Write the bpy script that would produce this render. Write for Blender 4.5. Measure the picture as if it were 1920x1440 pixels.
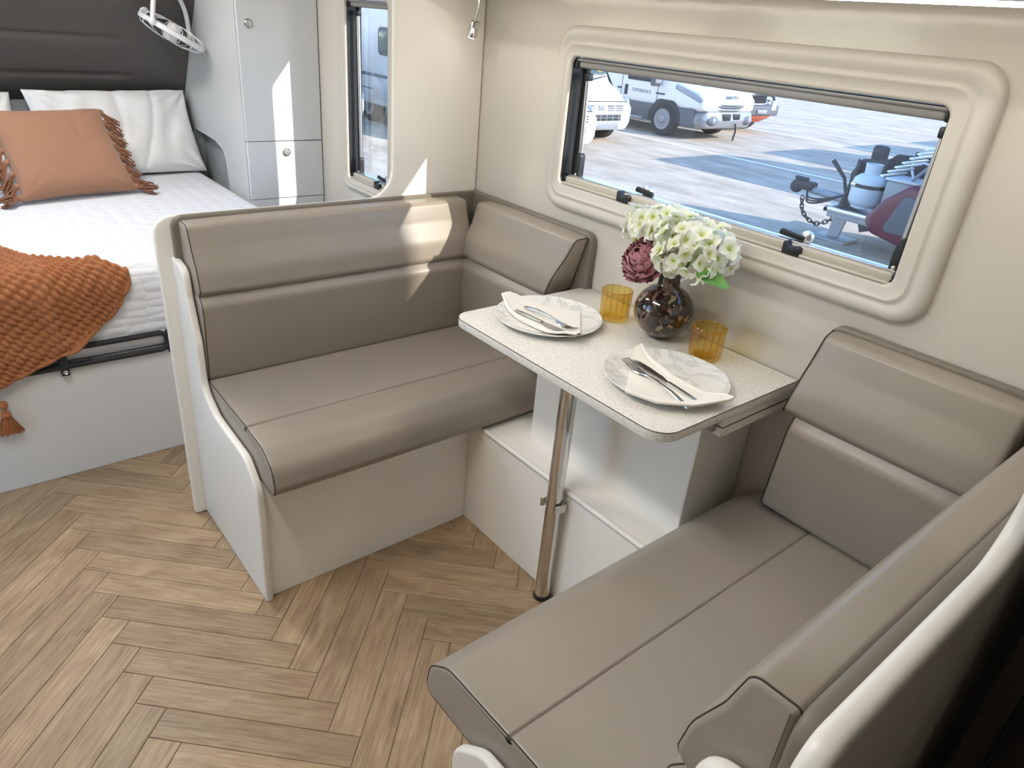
import bpy, bmesh, math, random
from mathutils import Vector, Matrix, Euler, noise as mnoise

S = bpy.context.scene
for o in list(bpy.data.objects):
    bpy.data.objects.remove(o, do_unlink=True)
C = S.collection
PI = math.pi
RND = random.Random(11)

# ------------------------------------------------------------------ camera
CAM = (1.859, -1.4124, 1.398)
yaw, pitch, roll, FPX = 0.8457, 0.4731, 0.0935, 1317.0
fwd = Vector((-math.sin(yaw)*math.cos(pitch), math.cos(yaw)*math.cos(pitch), -math.sin(pitch)))
rgt = fwd.cross(Vector((0, 0, 1))).normalized()
upv = rgt.cross(fwd)
r2 = math.cos(roll)*rgt + math.sin(roll)*upv
u2 = -math.sin(roll)*rgt + math.cos(roll)*upv
cd = bpy.data.cameras.new('camera')
cd.sensor_fit = 'HORIZONTAL'
cd.sensor_width = 36.0
cd.lens = FPX/1920.0*36.0
cd.clip_start = 0.02
cd.clip_end = 300
cam = bpy.data.objects.new('camera', cd)
C.objects.link(cam)
cam.matrix_world = Matrix(((r2.x, u2.x, -fwd.x, CAM[0]), (r2.y, u2.y, -fwd.y, CAM[1]), (r2.z, u2.z, -fwd.z, CAM[2]), (0, 0, 0, 1)))
S.camera = cam

# ------------------------------------------------------------------ sky, sun, exposure
SUN_DIR = Vector((-2.15, -1.0, -1.25)).normalized()      # the way the light travels
W = bpy.data.worlds.new('sky')
S.world = W
W.use_nodes = True
nt = W.node_tree
nt.nodes.clear()
wo = nt.nodes.new('ShaderNodeOutputWorld')
wb = nt.nodes.new('ShaderNodeBackground')
sk = nt.nodes.new('ShaderNodeTexSky')
sk.sky_type = 'NISHITA'
sk.sun_disc = False
sk.sun_elevation = math.asin(-SUN_DIR.z)
sk.sun_rotation = math.atan2(-SUN_DIR.x, -SUN_DIR.y)
sk.air_density = 1.0
sk.dust_density = 0.2
sk.ozone_density = 3.5
nt.links.new(sk.outputs[0], wb.inputs[0])
wb.inputs[1].default_value = 0.62
nt.links.new(wb.outputs[0], wo.inputs[0])
sd = bpy.data.lights.new('sun', 'SUN')
sd.energy = 6.8
sd.angle = math.radians(0.55)
sd.color = (1.0, 0.89, 0.74)
sun = bpy.data.objects.new('sun', sd)
C.objects.link(sun)
sun.location = (12, 12, 12)
sun.rotation_euler = SUN_DIR.to_track_quat('-Z', 'Y').to_euler()
vs = S.view_settings
vs.view_transform = 'Standard'
vs.look = 'None'
vs.gamma = 1.0
vs.use_curve_mapping = False
vs.exposure = 0.05
S.display_settings.display_device = 'sRGB'

# ------------------------------------------------------------------ materials
def lin(c):
    return tuple((x/12.92 if x <= 0.04045 else ((x+0.055)/1.055)**2.4) for x in (v/255.0 for v in c))
MATS = {}
def mat(name, rgb, rough=0.5, metal=0.0, spec=0.5, bump=None, var=None, coat=0.0, sheen=0.0, trans=0.0, sub=0.0):
    """plain principled; bump=(scale,strength,dist), var=(scale,amount)"""
    m = bpy.data.materials.new(name)
    m.use_nodes = True
    n = m.node_tree
    b = n.nodes['Principled BSDF']
    col = lin(rgb)+(1,)
    b.inputs['Base Color'].default_value = col
    b.inputs['Roughness'].default_value = rough
    b.inputs['Metallic'].default_value = metal
    b.inputs['Specular IOR Level'].default_value = spec
    b.inputs['Coat Weight'].default_value = coat
    b.inputs['Coat Roughness'].default_value = 0.08
    if sheen:
        b.inputs['Sheen Weight'].default_value = sheen
    if sub:
        b.inputs['Subsurface Weight'].default_value = sub
        b.inputs['Subsurface Radius'].default_value = (0.01, 0.01, 0.006)
    tc = n.nodes.new('ShaderNodeTexCoord')
    if var:
        tx = n.nodes.new('ShaderNodeTexNoise')
        tx.inputs['Scale'].default_value = var[0]
        tx.inputs['Detail'].default_value = 5
        n.links.new(tc.outputs['Object'], tx.inputs['Vector'])
        mr = n.nodes.new('ShaderNodeMapRange')
        mr.inputs['From Min'].default_value = 0.25
        mr.inputs['From Max'].default_value = 0.75
        mr.inputs['To Min'].default_value = 1-var[1]
        mr.inputs['To Max'].default_value = 1+var[1]
        n.links.new(tx.outputs['Fac'], mr.inputs['Value'])
        hs = n.nodes.new('ShaderNodeHueSaturation')
        hs.inputs['Color'].default_value = col
        n.links.new(mr.outputs[0], hs.inputs['Value'])
        n.links.new(hs.outputs[0], b.inputs['Base Color'])
    if bump:
        tx = n.nodes.new('ShaderNodeTexNoise')
        tx.inputs['Scale'].default_value = bump[0]
        tx.inputs['Detail'].default_value = 3
        n.links.new(tc.outputs['Object'], tx.inputs['Vector'])
        bp = n.nodes.new('ShaderNodeBump')
        bp.inputs['Strength'].default_value = bump[1]
        bp.inputs['Distance'].default_value = bump[2]
        n.links.new(tx.outputs['Fac'], bp.inputs['Height'])
        n.links.new(bp.outputs[0], b.inputs['Normal'])
    MATS[name] = m
    return m

def emis(name, rgb, strength):
    m = bpy.data.materials.new(name)
    m.use_nodes = True
    n = m.node_tree
    n.nodes.clear()
    o = n.nodes.new('ShaderNodeOutputMaterial')
    e = n.nodes.new('ShaderNodeEmission')
    e.inputs[0].default_value = rgb+(1,)
    e.inputs[1].default_value = strength
    n.links.new(e.outputs[0], o.inputs[0])
    MATS[name] = m
    return m

def glassy(name, tint, rough=0.02, ior=1.45, glossmul=1.0):
    """thin clear sheet: tinted transparency with a fresnel reflection"""
    m = bpy.data.materials.new(name)
    m.use_nodes = True
    n = m.node_tree
    n.nodes.clear()
    o = n.nodes.new('ShaderNodeOutputMaterial')
    t = n.nodes.new('ShaderNodeBsdfTransparent')
    t.inputs[0].default_value = tuple(tint)+(1,)
    g = n.nodes.new('ShaderNodeBsdfGlossy')
    g.inputs['Roughness'].default_value = rough
    g.inputs['Color'].default_value = (1, 1, 1, 1)
    f = n.nodes.new('ShaderNodeLayerWeight')
    f.inputs[0].default_value = 0.5
    pw = n.nodes.new('ShaderNodeMath')
    pw.operation = 'POWER'
    pw.inputs[1].default_value = 4.0
    n.links.new(f.outputs['Facing'], pw.inputs[0])
    mul = n.nodes.new('ShaderNodeMath')
    mul.operation = 'MULTIPLY_ADD'
    mul.inputs[1].default_value = 0.75*glossmul
    mul.inputs[2].default_value = 0.04*glossmul
    n.links.new(pw.outputs[0], mul.inputs[0])
    x = n.nodes.new('ShaderNodeMixShader')
    n.links.new(mul.outputs[0], x.inputs[0])
    n.links.new(t.outputs[0], x.inputs[1])
    n.links.new(g.outputs[0], x.inputs[2])
    n.links.new(x.outputs[0], o.inputs[0])
    MATS[name] = m
    return m

def N(m, kind, **kw):
    nd = m.node_tree.nodes.new(kind)
    for k, v in kw.items():
        nd.inputs[k].default_value = v
    return nd
def LK(m, a, b):
    m.node_tree.links.new(a, b)
def BS(m):
    return m.node_tree.nodes['Principled BSDF']
def ramp(m, stops, fac):
    r = m.node_tree.nodes.new('ShaderNodeValToRGB')
    el = r.color_ramp.elements
    while len(el) < len(stops):
        el.new(0.5)
    for e, (p, c) in zip(el, stops):
        e.position = p
        e.color = lin(c)+(1,)
    LK(m, fac, r.inputs[0])
    return r

mat('white_panel', (242, 239, 233), 0.38, bump=(220, 0.05, 0.002))
mat('white_trim', (234, 231, 224), 0.32)
mat('wall_skin', (203, 197, 187), 0.15, spec=0.5, bump=(26, 0.05, 0.01))
mat('ceiling_white', (232, 230, 224), 0.5)
mat('robe_white', (216, 219, 221), 0.3)
mat('robe_side', (198, 200, 201), 0.45)
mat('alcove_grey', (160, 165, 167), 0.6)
mat('frame_plastic', (198, 193, 184), 0.36)
mat('vinyl', (150, 141, 130), 0.35, spec=0.5, bump=(500, 0.06, 0.001), var=(7, 0.03))
mat('vinyl_trim', (120, 113, 102), 0.45, spec=0.4)
mat('seam', (58, 52, 45), 0.8)
mat('headboard_vinyl', (86, 82, 79), 0.5, bump=(300, 0.08, 0.001))
mat('black_plastic', (24, 25, 28), 0.42)
mat('black_strap', (42, 42, 46), 0.6)
mat('grey_cassette', (140, 139, 138), 0.4, metal=0.2)
mat('alu', (200, 200, 202), 0.28, metal=0.9)
mat('blind_bar', (188, 182, 170), 0.35)
mat('chrome', (222, 220, 216), 0.07, metal=1.0)
mat('steel', (208, 205, 200), 0.22, metal=1.0)
mat('cotton_white', (236, 236, 236), 0.85, sheen=0.2, bump=(60, 0.10, 0.004))
mat('grey_linen', (120, 122, 124), 0.9)
mat('rust_cotton', (156, 114, 88), 0.88, sheen=0.2, bump=(420, 0.12, 0.001))
mat('rust_cord', (138, 92, 66), 0.9, sheen=0.2)
mat('knit', (164, 104, 62), 0.92, sheen=0.1, bump=(500, 0.25, 0.002), var=(120, 0.10))
mat('napkin', (240, 236, 228), 0.8, bump=(300, 0.05, 0.001))
mat('black_gloss', (8, 8, 9), 0.25)
mat('white_plastic', (232, 232, 234), 0.35)
mat('leaf_green', (96, 150, 70), 0.5, var=(60, 0.15))
mat('stem_green', (70, 96, 48), 0.6)
mat('peony', (198, 136, 146), 0.75, sheen=0.2, var=(50, 0.25))
mat('peony_orange', (204, 128, 84), 0.75)
mat('rubber', (38, 38, 42), 0.8)
mat('car_white', (238, 238, 236), 0.25, coat=0.5)
mat('car_plastic', (92, 95, 102), 0.6)
mat('car_silver', (150, 152, 156), 0.4, metal=0.25)
mat('car_glass', (70, 90, 84), 0.06, spec=0.8)
mat('car_dark', (34, 36, 40), 0.5)
mat('lens', (150, 160, 172), 0.08, spec=0.9)
mat('orange_paint', (232, 92, 40), 0.5)
mat('yellow_tag', (250, 205, 20), 0.5)
mat('pink_print', (214, 92, 110), 0.6)
mat('grey_print', (128, 134, 142), 0.6)
mat('dark_print', (60, 66, 78), 0.6)
mat('gas_grey', (206, 216, 222), 0.4)
mat('trailer_steel', (150, 152, 156), 0.5, metal=0.3, bump=(40, 0.3, 0.01))
mat('trailer_black', (52, 52, 56), 0.7)
mat('maroon', (100, 44, 60), 0.35)
mat('line_paint', (240, 238, 232), 0.7)
mat('caravan_grey', (214, 218, 222), 0.4)
emis('led_warm', (1.0, 0.91, 0.79), 15.0)
emis('led_ceiling', (1.0, 0.96, 0.90), 48.0)
emis('led_lamp', (1.0, 0.96, 0.9), 14.0)
glassy('pane', (0.93, 0.95, 0.97), 0.01, 1.40, 0.8)
mat('amber_rib', (176, 112, 20), 0.1)
glassy('amber', (0.965, 0.865, 0.52), 0.02, 1.5, 1.2)

# oak plank: tone per plank, grain along local X
m = mat('oak', (176, 150, 118), 0.42)
tc = N(m, 'ShaderNodeTexCoord')
oi = m.node_tree.nodes.new('ShaderNodeObjectInfo')
sc = N(m, 'ShaderNodeVectorMath'); sc.operation = 'SCALE'
LK(m, oi.outputs['Random'], sc.inputs['Scale']); sc.inputs[0].default_value = (37, 51, 23)
ad = N(m, 'ShaderNodeVectorMath'); ad.operation = 'ADD'
LK(m, tc.outputs['Object'], ad.inputs[0]); LK(m, sc.outputs[0], ad.inputs[1])
mp = N(m, 'ShaderNodeMapping'); mp.inputs['Scale'].default_value = (2.6, 60, 8)
LK(m, ad.outputs[0], mp.inputs[0])
n1 = N(m, 'ShaderNodeTexNoise', Scale=3.2, Detail=9, Roughness=0.62, Distortion=0.8)
LK(m, mp.outputs[0], n1.inputs['Vector'])
mp2 = N(m, 'ShaderNodeMapping'); mp2.inputs['Scale'].default_value = (5, 16, 5)
LK(m, ad.outputs[0], mp2.inputs[0])
n2 = N(m, 'ShaderNodeTexNoise', Scale=1.3, Detail=4, Roughness=0.5, Distortion=1.5)
LK(m, mp2.outputs[0], n2.inputs['Vector'])
mx = N(m, 'ShaderNodeMath'); mx.operation = 'MULTIPLY_ADD'
mx.inputs[1].default_value = 0.62
LK(m, n1.outputs['Fac'], mx.inputs[0])
m3 = N(m, 'ShaderNodeMath'); m3.operation = 'MULTIPLY'; m3.inputs[1].default_value = 0.38
LK(m, n2.outputs['Fac'], m3.inputs[0]); LK(m, m3.outputs[0], mx.inputs[2])
rp = ramp(m, [(0.28, (104, 84, 62)), (0.42, (146, 122, 94)), (0.54, (166, 142, 112)), (0.72, (188, 167, 139))], mx.outputs[0])
hs = N(m, 'ShaderNodeHueSaturation')
mr = N(m, 'ShaderNodeMapRange'); mr.inputs['To Min'].default_value = 0.80; mr.inputs['To Max'].default_value = 1.10
LK(m, oi.outputs['Random'], mr.inputs['Value']); LK(m, mr.outputs[0], hs.inputs['Value'])
LK(m, rp.outputs[0], hs.inputs['Color']); LK(m, hs.outputs[0], BS(m).inputs['Base Color'])
bn = N(m, 'ShaderNodeBump', Strength=0.12, Distance=0.002)
LK(m, n1.outputs['Fac'], bn.inputs['Height']); LK(m, bn.outputs[0], BS(m).inputs['Normal'])
mat('oak_base', (92, 74, 56), 0.7)

# speckled laminate
m = mat('laminate', (228, 225, 218), 0.34)
tc = N(m, 'ShaderNodeTexCoord')
vo = N(m, 'ShaderNodeTexVoronoi', Scale=330.0)
LK(m, tc.outputs['Object'], vo.inputs['Vector'])
rp1 = ramp(m, [(0.20, (120, 110, 98)), (0.34, (228, 225, 218))], vo.outputs['Distance'])
ns = N(m, 'ShaderNodeTexNoise', Scale=160.0, Detail=3)
LK(m, tc.outputs['Object'], ns.inputs['Vector'])
th = N(m, 'ShaderNodeMapRange'); th.inputs['From Min'].default_value = 0.46; th.inputs['From Max'].default_value = 0.54
LK(m, ns.outputs['Fac'], th.inputs['Value'])
mm = m.node_tree.nodes.new('ShaderNodeMix'); mm.data_type = 'RGBA'
LK(m, th.outputs[0], mm.inputs['Factor'])
mm.inputs[6].default_value = lin((228, 225, 218))+(1,)
LK(m, rp1.outputs[0], mm.inputs[7]); LK(m, mm.outputs[2], BS(m).inputs['Base Color'])

# marbled porcelain
m = mat('marble_plate', (236, 235, 230), 0.12)
tc = N(m, 'ShaderNodeTexCoord')
ns = N(m, 'ShaderNodeTexNoise', Scale=7.0, Detail=6, Roughness=0.6, Distortion=1.1)
LK(m, tc.outputs['Object'], ns.inputs['Vector'])
rp1 = ramp(m, [(0.470, (236, 235, 230)), (0.497, (206, 206, 202)), (0.512, (230, 230, 226)), (0.60, (239, 238, 233))], ns.outputs['Fac'])
LK(m, rp1.outputs[0], BS(m).inputs['Base Color'])

# tortoiseshell glass
m = mat('tortoise', (60, 42, 34), 0.06, spec=0.6, coat=0.6)
tc = N(m, 'ShaderNodeTexCoord')
ns = N(m, 'ShaderNodeTexNoise', Scale=30.0, Detail=2)
LK(m, tc.outputs['Object'], ns.inputs['Vector'])
mp = N(m, 'ShaderNodeMapping'); mp.inputs['Scale'].default_value = (1, 1, 0.62)
LK(m, tc.outputs['Object'], mp.inputs[0])
mxv = m.node_tree.nodes.new('ShaderNodeMix'); mxv.data_type = 'RGBA'; mxv.inputs['Factor'].default_value = 0.05
LK(m, mp.outputs[0], mxv.inputs[6]); LK(m, ns.outputs['Color'], mxv.inputs[7])
vo = N(m, 'ShaderNodeTexVoronoi', Scale=80.0)
LK(m, mxv.outputs[2], vo.inputs['Vector'])
rp1 = ramp(m, [(0.05, (28, 20, 18)), (0.50, (40, 27, 23)), (0.66, (78, 55, 43)), (0.85, (140, 116, 98))], vo.outputs['Color'])
LK(m, rp1.outputs[0], BS(m).inputs['Base Color'])

# hydrangea petal: white rim, green heart (colour by distance from floret centre)
m = mat('hydrangea', (240, 240, 226), 0.7, sub=0.0)
tc = N(m, 'ShaderNodeTexCoord')
ln = N(m, 'ShaderNodeVectorMath'); ln.operation = 'LENGTH'
LK(m, tc.outputs['Object'], ln.inputs[0])
rp1 = ramp(m, [(0.0, (176, 192, 84)), (0.22, (214, 224, 150)), (0.48, (240, 243, 220)), (1.0, (250, 250, 246))], ln.outputs['Value'])
mr = N(m, 'ShaderNodeMapRange'); mr.inputs['From Max'].default_value = 0.021
LK(m, ln.outputs['Value'], mr.inputs['Value']); LK(m, mr.outputs[0], rp1.inputs[0])
LK(m, rp1.outputs[0], BS(m).inputs['Base Color'])
tl = m.node_tree.nodes.new('ShaderNodeBsdfTranslucent')
LK(m, rp1.outputs[0], tl.inputs[0])
ms = m.node_tree.nodes.new('ShaderNodeMixShader'); ms.inputs[0].default_value = 0.35
LK(m, BS(m).outputs[0], ms.inputs[1]); LK(m, tl.outputs[0], ms.inputs[2])
LK(m, ms.outputs[0], m.node_tree.nodes['Material Output'].inputs[0])

# mattress cover: wavy quilting
m = mat('quilt', (226, 229, 235), 0.85, sheen=0.2)
tc = N(m, 'ShaderNodeTexCoord')
mp = N(m, 'ShaderNodeMapping'); mp.inputs['Scale'].default_value = (1.0, 0.42, 1.0)
LK(m, tc.outputs['Object'], mp.inputs[0])
vo = N(m, 'ShaderNodeTexVoronoi', Scale=40.0, Randomness=0.45)
LK(m, mp.outputs[0], vo.inputs['Vector'])
bn = N(m, 'ShaderNodeBump', Strength=0.6, Distance=0.016); bn.invert = True
LK(m, vo.outputs['Distance'], bn.inputs['Height']); LK(m, bn.outputs[0], BS(m).inputs['Normal'])

# yard concrete
m = mat('yard', (206, 196, 182), 0.9)
tc = N(m, 'ShaderNodeTexCoord')
mp = N(m, 'ShaderNodeMapping'); mp.inputs['Scale'].default_value = (0.6, 1.6, 1); mp.inputs['Rotation'].default_value = (0, 0, 0.5)
LK(m, tc.outputs['Object'], mp.inputs[0])
ns = N(m, 'ShaderNodeTexNoise', Scale=1.6, Detail=8, Roughness=0.65)
LK(m, mp.outputs[0], ns.inputs['Vector'])
rp1 = ramp(m, [(0.32, (160, 149, 134)), (0.5, (186, 174, 157)), (0.68, (206, 195, 179))], ns.outputs['Fac'])
LK(m, rp1.outputs[0], BS(m).inputs['Base Color'])

# ------------------------------------------------------------------ mesh tools
def place(axis, a, b, t):
    return {'X': (t, a, b), 'Y': (a, t, b), 'Z': (a, b, t)}[axis]

def rpoly(pts, seg=5):
    """rounded polygon from (x, y, r)"""
    out = []
    n = len(pts)
    for i in range(n):
        p = Vector(pts[i][:2])
        r = pts[i][2] if len(pts[i]) > 2 else 0
        a = Vector(pts[i-1][:2])-p
        b = Vector(pts[(i+1) % n][:2])-p
        if r <= 0 or a.length < 1e-9 or b.length < 1e-9:
            out.append((p.x, p.y)); continue
        ua, ub = a.normalized(), b.normalized()
        ang = math.acos(max(-1, min(1, ua.dot(ub))))
        if ang > PI-0.02:
            out.append((p.x, p.y)); continue
        d = min(r/math.tan(ang/2), a.length*0.49, b.length*0.49)
        rr = d*math.tan(ang/2)
        bis = (ua+ub).normalized()
        c = p+bis*(rr/math.sin(ang/2))
        s, e = p+ua*d-c, p+ub*d-c
        a0 = math.atan2(s.y, s.x)
        da = math.atan2(e.y, e.x)-a0
        while da > PI: da -= 2*PI
        while da < -PI: da += 2*PI
        for k in range(seg+1):
            t = a0+da*k/seg
            out.append((c.x+rr*math.cos(t), c.y+rr*math.sin(t)))
    return out

def offset_poly(poly, d):
    """move every vertex inward by d"""
    n = len(poly)
    area = sum(poly[i-1][0]*poly[i][1]-poly[i][0]*poly[i-1][1] for i in range(n))
    sg = 1 if area > 0 else -1
    out = []
    for i in range(n):
        p0, p1, p2 = Vector(poly[i-1]), Vector(poly[i]), Vector(poly[(i+1) % n])
        e1, e2 = (p1-p0), (p2-p1)
        if e1.length < 1e-9: e1 = e2
        if e2.length < 1e-9: e2 = e1
        e1.normalize(); e2.normalize()
        n1, n2 = Vector((-e1.y, e1.x))*sg, Vector((-e2.y, e2.x))*sg
        nn = n1+n2
        if nn.length < 1e-6: nn = n1
        nn.normalize()
        k = max(0.35, nn.dot(n1))
        q = p1+nn*(d/k)
        out.append((q.x, q.y))
    # corners tighter than the inset would turn inside out: gather them to a point
    bad = [False]*n
    for i in range(n):
        j = (i+1) % n
        if (out[j][0]-out[i][0])*(poly[j][0]-poly[i][0])+(out[j][1]-out[i][1])*(poly[j][1]-poly[i][1]) < 0: bad[i] = True
    if any(bad) and not all(bad):
        st = next(i for i in range(n) if not bad[i])+1
        k = 0
        while k < n:
            i = (st+k) % n
            if bad[i]:
                run = [i]
                while bad[run[-1]]:
                    run.append((run[-1]+1) % n); k += 1
                mx_ = sum(out[t][0] for t in run)/len(run); my_ = sum(out[t][1] for t in run)/len(run)
                for t in run: out[t] = (mx_, my_)
            k += 1
    return out

class M:
    def __init__(s):
        s.v = []; s.f = []; s.uv = None
    def add(s, v, f):
        k = len(s.v)
        s.v += [tuple(x) for x in v]
        s.f += [tuple(i+k for i in q) for q in f]
        return s
    def box(s, x0, x1, y0, y1, z0, z1):
        v = [(x, y, z) for x in (x0, x1) for y in (y0, y1) for z in (z0, z1)]
        return s.add(v, [(0, 1, 3, 2), (4, 6, 7, 5), (0, 4, 5, 1), (2, 3, 7, 6), (0, 2, 6, 4), (1, 5, 7, 3)])
    def rbox(s, x0, x1, y0, y1, z0, z1, r=0.005, seg=2):
        b = bmesh.new()
        t = M().box(x0, x1, y0, y1, z0, z1)
        vs_ = [b.verts.new(p) for p in t.v]
        for q in t.f: b.faces.new([vs_[i] for i in q])
        bmesh.ops.bevel(b, geom=b.edges[:], offset=min(r, 0.49*min(x1-x0, y1-y0, z1-z0)), segments=seg, affect='EDGES', profile=0.5)
        b.verts.index_update()
        s.add([q.co[:] for q in b.verts], [[q.index for q in f.verts] for f in b.faces])
        b.free()
        return s
    def loft(s, rings, closed=True, cap=True):
        n = len(rings[0]); v = []; f = []
        for r in rings: v += list(r)
        for i in range(len(rings)-1):
            for j in range(n if closed else n-1):
                a, b = i*n+j, i*n+(j+1) % n
                f.append((a, b, b+n, a+n))
        if cap:
            f.append(tuple(range(n)))
            f.append(tuple((len(rings)-1)*n+j for j in range(n)))
        return s.add(v, f)
    def prism(s, poly, axis, a0, a1, r=0.0, seg=3, bulge=0.0, nl=1):
        """extrude a polygon along an axis, rounded over at both ends"""
        rings = []
        L = a1-a0
        st = []
        if r > 0:
            st = [(r*(1-math.sin(PI/2*k/seg)), r*(1-math.cos(PI/2*k/seg))) for k in range(seg)]
        for ins, t in st:
            rings.append((ins, a0+t))
        for k in range(nl+1):
            t = k/nl
            rings.append((-bulge*(1-abs(2*t-1)**4), a0+r+(L-2*r)*t))
        for ins, t in reversed(st):
            rings.append((ins, a1-t))
        return s.loft([[place(axis, p[0], p[1], t) for p in (offset_poly(poly, ins) if abs(ins) > 1e-9 else poly)] for ins, t in rings])
    def tube(s, path, r, n=8, cap=True, closed=False):
        P = [Vector(p) for p in path]
        rr = r if isinstance(r, (list, tuple)) else [r]*len(P)
        rings = []
        t0 = (P[1]-P[0]).normalized()
        up = Vector((0, 0, 1)) if abs(t0.z) < 0.9 else Vector((1, 0, 0))
        side = t0.cross(up).normalized()
        for i, p in enumerate(P):
            if closed: t = (P[(i+1) % len(P)]-P[i-1]).normalized()
            else: t = (P[min(i+1, len(P)-1)]-P[max(i-1, 0)]).normalized()
            side = (side-t*side.dot(t)).normalized()
            b = t.cross(side)
            rings.append([tuple(p+(side*math.cos(2*PI*k/n)+b*math.sin(2*PI*k/n))*rr[i]) for k in range(n)])
        if closed:
            k = len(rings); v = [q for r_ in rings for q in r_]
            f = [(i*n+j, i*n+(j+1) % n, ((i+1) % k)*n+(j+1) % n, ((i+1) % k)*n+j) for i in range(k) for j in range(n)]
            return s.add(v, f)
        return s.loft(rings, True, cap)
    def lathe(s, prof, c=(0, 0, 0), n=32, flute=None, cap=True):
        """profile (r, z) turned about Z"""
        rings = []
        for r, z in prof:
            ring = []
            for k in range(n):
                a = 2*PI*k/n
                q = r*(1+(flute(a) if flute else 0))
                ring.append((c[0]+q*math.cos(a), c[1]+q*math.sin(a), c[2]+z))
            rings.append(ring)
        return s.loft(rings, True, cap)
    def sphere(s, c, r, n=12, m=8, sc=(1, 1, 1)):
        prof = [(max(1e-4, r*math.sin(PI*k/m)), -r*math.cos(PI*k/m)) for k in range(m+1)]
        t = M().lathe(prof, (0, 0, 0), n)
        return s.add([(c[0]+x*sc[0], c[1]+y*sc[1], c[2]+z*sc[2]) for x, y, z in t.v], t.f)
    def grid(s, fn, nu, nv, uv=False):
        v = [fn(i/nu, j/nv) for i in range(nu+1) for j in range(nv+1)]
        f = [(i*(nv+1)+j, (i+1)*(nv+1)+j, (i+1)*(nv+1)+j+1, i*(nv+1)+j+1) for i in range(nu) for j in range(nv)]
        return s.add(v, f)
    def xf(s, mtx):
        s.v = [tuple(mtx @ Vector(p)) for p in s.v]
        return s

ORG = {}
def mesh_of(name, mm, material, smooth=40, origin=(0, 0, 0)):
    me = bpy.data.meshes.new(name)
    ox, oy, oz = origin
    me.from_pydata([(x-ox, y-oy, z-oz) for x, y, z in mm.v], [], mm.f)
    b = bmesh.new(); b.from_mesh(me)
    bmesh.ops.recalc_face_normals(b, faces=b.faces[:])
    b.to_mesh(me); b.free()
    if material: me.materials.append(MATS[material] if isinstance(material, str) else material)
    if smooth:
        for p in me.polygons: p.use_smooth = len(p.vertices) <= 4
        me.set_sharp_from_angle(angle=math.radians(smooth))
    me.update()
    return me
def thing(name, label, cat, loc=(0, 0, 0), group=None, kind=None):
    o = bpy.data.objects.new(name, None)
    C.objects.link(o)
    o.location = loc
    o.empty_display_size = 0.05
    ORG[o.name] = tuple(loc)
    if kind: o['kind'] = kind
    if label: o['label'] = label
    if cat: o['category'] = cat
    if group: o['group'] = group
    return o
def part(name, mm, material, parent, smooth=40, label=None, kind=None):
    org = ORG[parent.name]
    o = bpy.data.objects.new(name, mesh_of(name, mm, material, smooth, org))
    C.objects.link(o)
    o.parent = parent
    ORG[o.name] = org
    if label: o['label'] = label
    if kind: o['kind'] = kind
    return o
def solo(name, mm, material, label, cat, group=None, kind=None, smooth=40):
    xs = [p[0] for p in mm.v]; ys = [p[1] for p in mm.v]; zs = [p[2] for p in mm.v]
    org = ((min(xs)+max(xs))/2, (min(ys)+max(ys))/2, min(zs))
    o = bpy.data.objects.new(name, mesh_of(name, mm, material, smooth, org))
    C.objects.link(o)
    o.location = org
    ORG[o.name] = org
    if label: o['label'] = label
    if cat: o['category'] = cat
    if group: o['group'] = group
    if kind: o['kind'] = kind
    return o
def struct(name, mm, material, smooth=40, label=None):
    return solo(name, mm, material, label, None, kind='structure', smooth=smooth)
def inst(name, me, parent, mtx, label=None):
    """object sharing a mesh, placed by a local matrix under its parent"""
    o = bpy.data.objects.new(name, me)
    C.objects.link(o)
    o.parent = parent
    o.matrix_local = mtx
    ORG[o.name] = ORG[parent.name]
    return o
def rrect(x0, x1, z0, z1, r, seg=6):
    return rpoly([(x0, z0, r), (x1, z0, r), (x1, z1, r), (x0, z1, r)], seg)
def catmull(pts, n=6):
    P = [Vector(p) for p in pts]
    out = []
    for i in range(len(P)-1):
        p0, p1, p2, p3 = P[max(i-1, 0)], P[i], P[i+1], P[min(i+2, len(P)-1)]
        for k in range(n):
            t = k/n
            out.append(0.5*((2*p1)+(p2-p0)*t+(2*p0-5*p1+4*p2-p3)*t*t+(3*p1-p0-3*p2+p3)*t**3))
    out.append(P[-1])
    return [tuple(p) for p in out]
def text_mesh(body, size, depth=0.002):
    cu = bpy.data.curves.new('lettering', 'FONT')
    cu.body = body
    cu.size = size
    cu.extrude = depth
    cu.align_x = 'CENTER'; cu.align_y = 'CENTER'
    o = bpy.data.objects.new('lettering_tmp', cu)
    C.objects.link(o)
    dg = bpy.context.evaluated_depsgraph_get()
    me = bpy.data.meshes.new_from_object(o.evaluated_get(dg))
    bpy.data.objects.remove(o)
    t = M()
    t.add([v.co[:] for v in me.vertices], [tuple(p.vertices) for p in me.polygons])
    bpy.data.meshes.remove(me)
    return t

# ================================================================== ROOM
X0, X1, Y0, Y1, ZC = -2.40, 3.40, -2.30, 0.0, 2.02
fl = struct('floor', M().box(X0, X1, Y0, Y1+0.05, -0.06, -0.0032), 'oak_base', label='oak herringbone floor of the caravan')
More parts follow.
